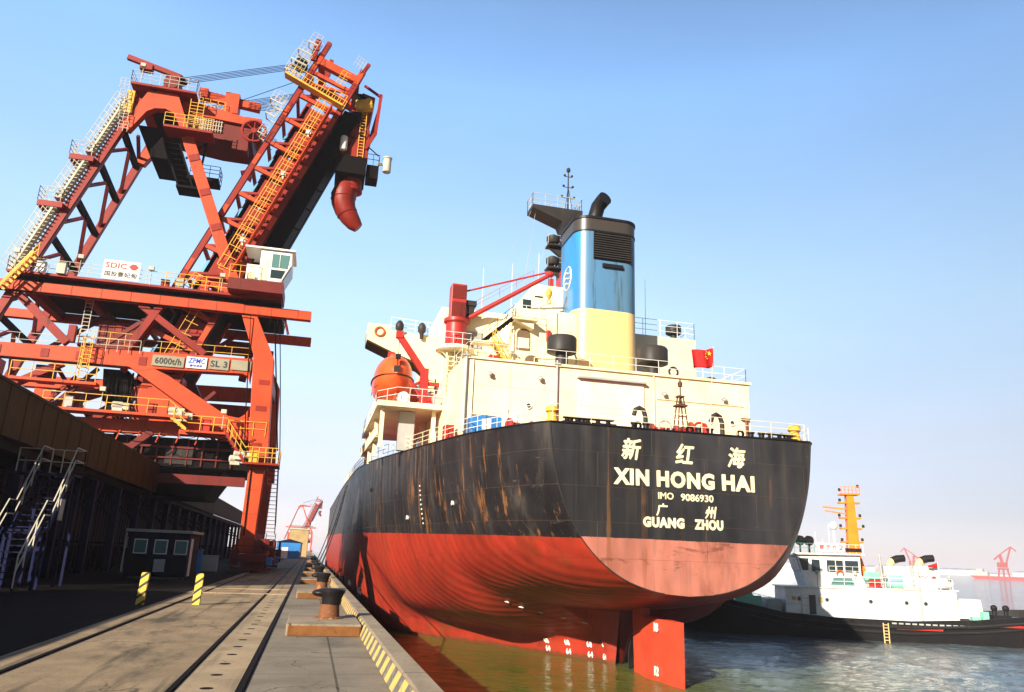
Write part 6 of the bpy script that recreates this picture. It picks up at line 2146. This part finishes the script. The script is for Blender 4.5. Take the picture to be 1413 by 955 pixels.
hm.f.append(tuple((len(st_) - 1) * 12 + k for k in range(12)))
thull = hm.build('hull', 'black', tug, smooth=True)
dk = TB()
for (u, hb, z) in st_:
    dk.v += [Vector((u, HB - hb + .2, z - .72)), Vector((u, HB + hb - .2, z - .72))]
for i in range(len(st_) - 1):
    dk.f.append((2 * i, 2 * i + 1, 2 * i + 3, 2 * i + 2))
dk.build('deck', 'green', tug)
# rubbing strake, tyre fenders
rs = TB()
rs.path([(u, HB - hb - .06, z - .62) for u, hb, z in st_], .16, 6)
rs.path([(u, HB - hb * .985 - .05, z - 1.15) for u, hb, z in st_ if u > -12], .12, 6)
rs.build('rubbing_strake', 'rubber', tug)
ww = TB()
for i in range(11):
    u = 2.2 + i * .62
    ww.box(u, u + .42, -.06, .0, 1.62, 1.76)
ww.build('freeing_port', 'grey', tug)
TB().box(2.6, 6.8, -.10, -.03, 1.15, 1.4).build('boot_stripe', 'shipred', tug)
TB().box(11, 14.8, -.02, .12, 1.75, 1.95).build('boot_stripe', 'shipred', tug)
ldm = TB()
for u in (1.3, 1.75):
    ldm.box(u - .04, u + .04, -.32, -.24, -.1, 1.7)
for k in range(6):
    ldm.box(1.3, 1.75, -.32, -.25, .1 + .28 * k, .16 + .28 * k)
ldm.build('boarding_ladder', 'buff', tug)
# deckhouse
hs_ = TB().prism([(-7.3, 1.45), (9.3, 1.45), (9.2, 4.85), (-7.2, 4.62)], 'y', 2.0, 7.4)
th_o = hs_.build('deckhouse', 'white', tug, bevel=.05)
TB().prism([(-7.45, 4.62), (9.4, 4.85), (9.4, 4.95), (-7.45, 4.72)], 'y', 1.85, 7.5).build('boat_deck', 'white', th_o)
TB().box(-7.2, 9.2, 1.975, 1.995, 3.0, 3.03).build('plate_seam', 'grey', th_o)
for u in (-5.9, -3.2, 1.0, 4.4, 6.2):
    p = TB().lathe([(.24, 0), (.24, .06), (.17, .06)], (u, 1.99, 3.55), 14, (0, -1, 0)).build('porthole', 'grey', th_o)
    TB().lathe([(.165, 0), (.165, .03)], (u, 1.93, 3.55), 12, (0, -1, 0)).build('pane', 'glass', p)
d_ = TB().box(-4.95, -4.3, 1.94, 1.99, 2.1, 3.95).build('door_opening', 'glass', th_o)
d_ = TB().box(-5.75, -5.0, 1.90, 1.985, 2.1, 4.0).build('door', 'white', th_o)
TB().box(-5.7, -5.05, 1.88, 1.897, 2.9, 2.95).box(-5.7, -5.05, 1.88, 1.897, 3.6, 3.65).box(-5.7, -5.65, 1.88, 1.897, 2.15, 3.95).build('door_frame', 'grey', d_)
TB().box(-6.6, -6.2, 1.96, 1.99, 3.4, 3.75).build('notice_plate', 'yellow', th_o)
TB().box(-4.0, -3.6, 1.96, 1.99, 3.2, 3.8).build('notice_plate', 'buff', th_o)
TB().tube((5.75, 1.85, 1.6), (5.75, 1.85, 5.4), .09, 6).build('vent_pipe', 'grey', th_o)
# wheelhouse: raked front with windows
w0, w1 = -5.6, .8
wl_ = TB().prism([(-4.9, 4.72), (.9, 4.8), (.6, 6.2), (.6, 8.0), (-4.6, 7.95), (-5.75, 7.85), (-5.35, 6.3)], 'y', 2.9, 6.8)
wo = wl_.build('wheelhouse', 'white', tug, bevel=.05)
for (a, b_) in ((-4.25, -3.45), (-2.75, -1.15), (-.95, .35)):
    w_ = TB().box(a - .06, b_ + .06, 2.86, 2.897, 6.18, 7.52).build('window', 'white', wo)
    TB().box(a, b_, 2.83, 2.857, 6.26, 7.44).build('pane', 'glass', w_)
TB().box(-1.92, -1.86, 2.80, 2.828, 6.26, 7.44).build('mullion', 'white', wo)
for (a, b_) in ((2.95, 4.1), (4.25, 5.45), (5.6, 6.7)):
    TB().add([(-5.42, a, 6.35), (-5.42, b_, 6.35), (-5.76, b_, 7.6), (-5.76, a, 7.6), (-5.38, a, 6.35), (-5.38, b_, 6.35), (-5.72, b_, 7.6), (-5.72, a, 7.6)],
             [(0, 1, 2, 3), (7, 6, 5, 4), (0, 4, 5, 1), (2, 6, 7, 3), (1, 5, 6, 2), (0, 3, 7, 4)]).build('window', 'glass', wo)
TB().prism([(-5.2, 6.35), (-4.6, 6.35), (-4.55, 7.55), (-5.5, 7.55)], 'y', 2.86, 2.893).build('window', 'glass', wo)
TB().prism([(-6.1, 7.9), (.95, 8.02), (.95, 8.15), (-6.0, 8.08)], 'y', 2.5, 7.2).build('roof', 'white', wo)
TB().prism([(-3.0, 4.8), (.95, 4.85), (.5, 5.9), (-2.5, 5.9)], 'y', 2.55, 2.88).build('side_screen', 'white', wo)
TB().prism([(-2.6, 4.98), (-.2, 4.98), (-.45, 5.7), (-2.25, 5.7)], 'y', 2.52, 2.547).build('side_window', 'greenglass', wo)
TB().rail([(-2.8, 2.2, 4.85), (9.0, 2.2, 4.95)], 1.0, 1.4, .028).build('handrail', 'white', tug)
TB().rail([(-2.6, 2.7, 5.95), (.5, 2.7, 5.95)], .9, .8, .025).build('handrail', 'white', tug)
TB().rail([(-5.9, 2.7, 8.1), (-3.9, 2.7, 8.1)], .95, .6, .03).build('handrail', 'green', tug)
TB().rail([(-3.9, 2.7, 8.12), (.9, 2.7, 8.15)], .9, .7, .022).build('handrail', 'white', tug)
TB().ring((-1.55, 2.62, 6.1), .32, .08, (0, -1, 0)).build('lifebuoy', 'lifeorange', tug)
nb = TB().box(-3.6, -.9, 2.62, 2.70, 8.32, 9.12).build('name_board', 'white', tug)
for i, chh in enumerate('曹港拖2'):
    text('name_lettering', chh, tp(-3.2 + .64 * i, 2.60, 8.72), .48, .5, 'redtext', nb, right=TA, bold=.01, depth=.012)
TB().box(-.85, .75, 2.66, 2.74, 8.3, 8.7).build('name_plate', 'black', tug)
for (u, v) in ((-5.2, 3.2), (-4.2, 3.6)):
    TB().lathe([(.42, -.3), (.5, -.2), (.5, .2), (.42, .3)], (u, v, 9.35), 14, (-.8, -.5, .1)).tube((u, v, 8.1), (u, v, 9.0), .1, 6).build('searchlight', 'black', tug, smooth=True)
am = TB()
for (u, h_) in ((-3.3, 2.2), (-1.9, 3.0), (-2.6, 1.5)):
    am.tube((u, 4.5, 8.1), (u, 4.5, 8.1 + h_), .03, 4)
am.build('whip_aerial', 'white', tug)
TB().sphere((-1.35, 4.6, 11.0), .42, .42, .45).tube((-1.35, 4.6, 8.1), (-1.35, 4.6, 10.7), .12, 8).build('radome', 'white', tug, smooth=True)
# orange mast
mm_ = TB().prism([(.0, 8.05), (1.2, 8.05), (.95, 14.3), (.25, 14.3)], 'y', 4.5, 5.4)
mo = mm_.build('mast', 'mastorange', tug)
mm_ = TB().box(-.35, 1.55, 4.3, 5.8, 14.3, 14.45)
mm_.rail([(-.35, 4.3, 14.45), (1.55, 4.3, 14.45)], .7, .4, .04)
for z in (9.3, 10.7, 11.8, 13.4):
    mm_.box(-.55, 1.6, 4.6, 5.4, z, z + .16)
mm_.bar((-2.2, 4.9, 13.0), (.2, 4.9, 12.8), .16).bar((-2.0, 4.9, 12.6), (.2, 4.9, 12.3), .12)
TB().prism([(.75, 4.9), (1.9, 4.9), (1.9, 5.2), (1.25, 8.04), (.75, 8.04)], 'y', 4.7, 5.4).build('mast_foot', 'mastorange', mo)
mm_.build('mast_arm', 'mastorange', mo)
for u, z in ((-.5, 9.55), (1.55, 9.6), (-.55, 11.0), (1.75, 11.0), (-.6, 12.1), (1.5, 12.1), (-.45, 13.7), (1.5, 15.2), (-.4, 14.8)):
    TB().lathe([(.1, 0), (.14, .05), (.14, .26), (.08, .32)], (u, 4.8, z - .1), 8).build('navigation_light', 'black', mo)
# funnels
for (a, b_, z) in ((2.9, 5.4, 7.05), (5.75, 8.2, 7.15)):
    ca = TB().prism([(a, 4.8), (b_ + .25, 4.85), (b_, z), (a + .1, z)], 'y', 3.2, 6.2).build('funnel_casing', 'white', tug, bevel=.06)
    e = TB().path([(a + 1.0, 4.6, z - .1), (a + 1.2, 4.6, z + .4), (a + 1.9, 4.6, z + .75), (a + 2.3, 4.6, z + .85)], [.36, .36, .36, .34], 12)
    e.build('exhaust_base', 'buff', ca, smooth=True)
    TB().path([(a + 1.4, 4.58, z + .56), (a + 1.9, 4.58, z + .78), (a + 2.6, 4.58, z + .86)], [.385, .385, .36], 12).build('exhaust_tip', 'black', ca, smooth=True)
ca = bpy.data.objects.get('funnel_casing.001')
text('funnel_lettering', 'SDIC', tp(6.75, 3.17, 6.05), .95, .32, 'redtext', ca, right=TA, bold=.02, depth=.012)
TB().prism([(7.4, 6.05), (7.6, 6.22), (7.8, 6.22), (8.0, 6.05), (7.8, 5.88), (7.6, 5.88)], 'y', 3.15, 3.185).build('funnel_emblem', 'redtext', ca)
for (a, b_, z0_, z1_) in ((3.3, 4.6, 5.0, 6.2), (.9, 2.3, 5.5, 6.4), (3.0, 3.4, 4.95, 5.5), (-1.1, -.6, 4.95, 5.8)):
    TB().box(a, b_, 2.9, 3.17, z0_, z1_).build('mint_locker', 'mint', tug, bevel=.02)
TB().ring((1.75, 2.5, 5.3), .33, .09, (0, -1, 0)).box(1.2, 2.3, 2.55, 2.7, 4.95, 5.75).build('hose_reel', 'shipred', tug)
TB().tube((2.55, 2.6, 4.9), (2.4, 2.6, 8.2), .11, 6).tube((2.1, 2.6, 8.1), (2.9, 2.6, 8.1), .04, 4).build('crane_post', 'grey', tug)
TB().lathe([(.42, -.8), (.5, -.65), (.5, .65), (.42, .8)], (8.5, 3.0, 5.55), 14, (.95, .3, 0)).build('liferaft_canister', 'white', tug, smooth=True)
TB().tube((8.0, 2.6, 4.9), (7.95, 2.6, 7.6), .03, 4).build('ensign_staff', 'white', tug)
tf = thing('small_flag', 'small red flag flying above the tugboat funnels', 'flag', tuple(tp(7.9, 2.6, 7.4)))
fm = TB()
for i in range(7):
    for j in range(2):
        fm.v.append(Vector((7.95 - .9 * i / 6, 2.6 + .08 * math.sin(i * 1.3), 7.55 - .5 * j - .05 * i * (1 - j))))
for i in range(6):
    fm.f.append((2 * i, 2 * i + 1, 2 * i + 3, 2 * i + 2))
cl = fm.build('cloth', 'flag', tf, smooth=True)
cl.modifiers.new('thickness', 'SOLIDIFY').thickness = .012
# small deck gear
for u in (-3.9, -.2, 2.7, 8.8):
    TB().tube((u, 2.3, 4.9), (u, 2.3, 6.1), .05, 5).lathe([(.16, 0), (.2, .1), (.2, .3), (.08, .4)], (u, 2.3, 6.0), 8).build('deck_lamp', 'grey', tug)
for u, z in ((.9, 6.0), (8.5, 5.7)):
    TB().box(u, u + .6, 3.4, 4.2, 4.9, z).build('deck_locker', 'grey', tug, bevel=.03)
dg = TB().tube((5.55, 2.7, 4.9), (5.55, 2.7, 7.9), .05, 5).tube((6.05, 2.7, 4.9), (6.05, 2.7, 7.9), .05, 5)
for k in range(9):
    dg.tube((5.55, 2.7, 5.2 + .32 * k), (6.05, 2.7, 5.2 + .32 * k), .03, 4)
dg.build('ladder', 'grey', tug)
# after deck
TB().prism([(9.6, 1.9), (12.1, 1.9), (11.9, 4.1), (9.9, 4.1)], 'y', 3.2, 5.2).build('towing_winch_house', 'white', tug, bevel=.04)
TB().box(11.5, 12.1, 2.2, 2.9, 2.0, 3.0).box(10.5, 11.3, 2.1, 2.8, 1.9, 2.5).build('mint_locker', 'mint', tug, bevel=.03)
tw = TB().box(13.0, 14.7, 3.4, 4.6, 2.2, 2.7)
for u in (13.3, 14.4):
    tw.lathe([(.2, 2.7), (.2, 3.35), (.3, 3.4), (.3, 3.5)], (u, 3.8, 0), 10).sphere((u, 3.8, 3.35), .32, .32, .32, 10, 8)
tw.build('towing_bitts', 'black', tug)
TB().lathe([(.3, -.5), (.3, .5)], (9.75, 2.4, 2.0), 12, (1, 0, 0)).build('deck_drum', 'rubber', tug)
# fore deck
fw = TB().lathe([(.7, -1.0), (.7, -.9), (.4, -.85), (.4, .85), (.7, .9), (.7, 1.0)], (-10.8, 4.6, 3.4), 16, (0, 1, 0)).box(-12, -9.4, 3.2, 3.7, 2.1, 3.6)
fw.build('bow_winch', 'mint', tug)
TB().rail([(-14.5, 1.6, 3.4), (-11, .6, 2.9), (-8.4, .3, 2.4)], 1.1, .8, .03).build('bow_rail', 'mint', tug)
TB().box(-9.0, -7.6, 2.2, 6.6, 1.6, 3.4).build('fore_locker', 'grey', tug, bevel=.04)
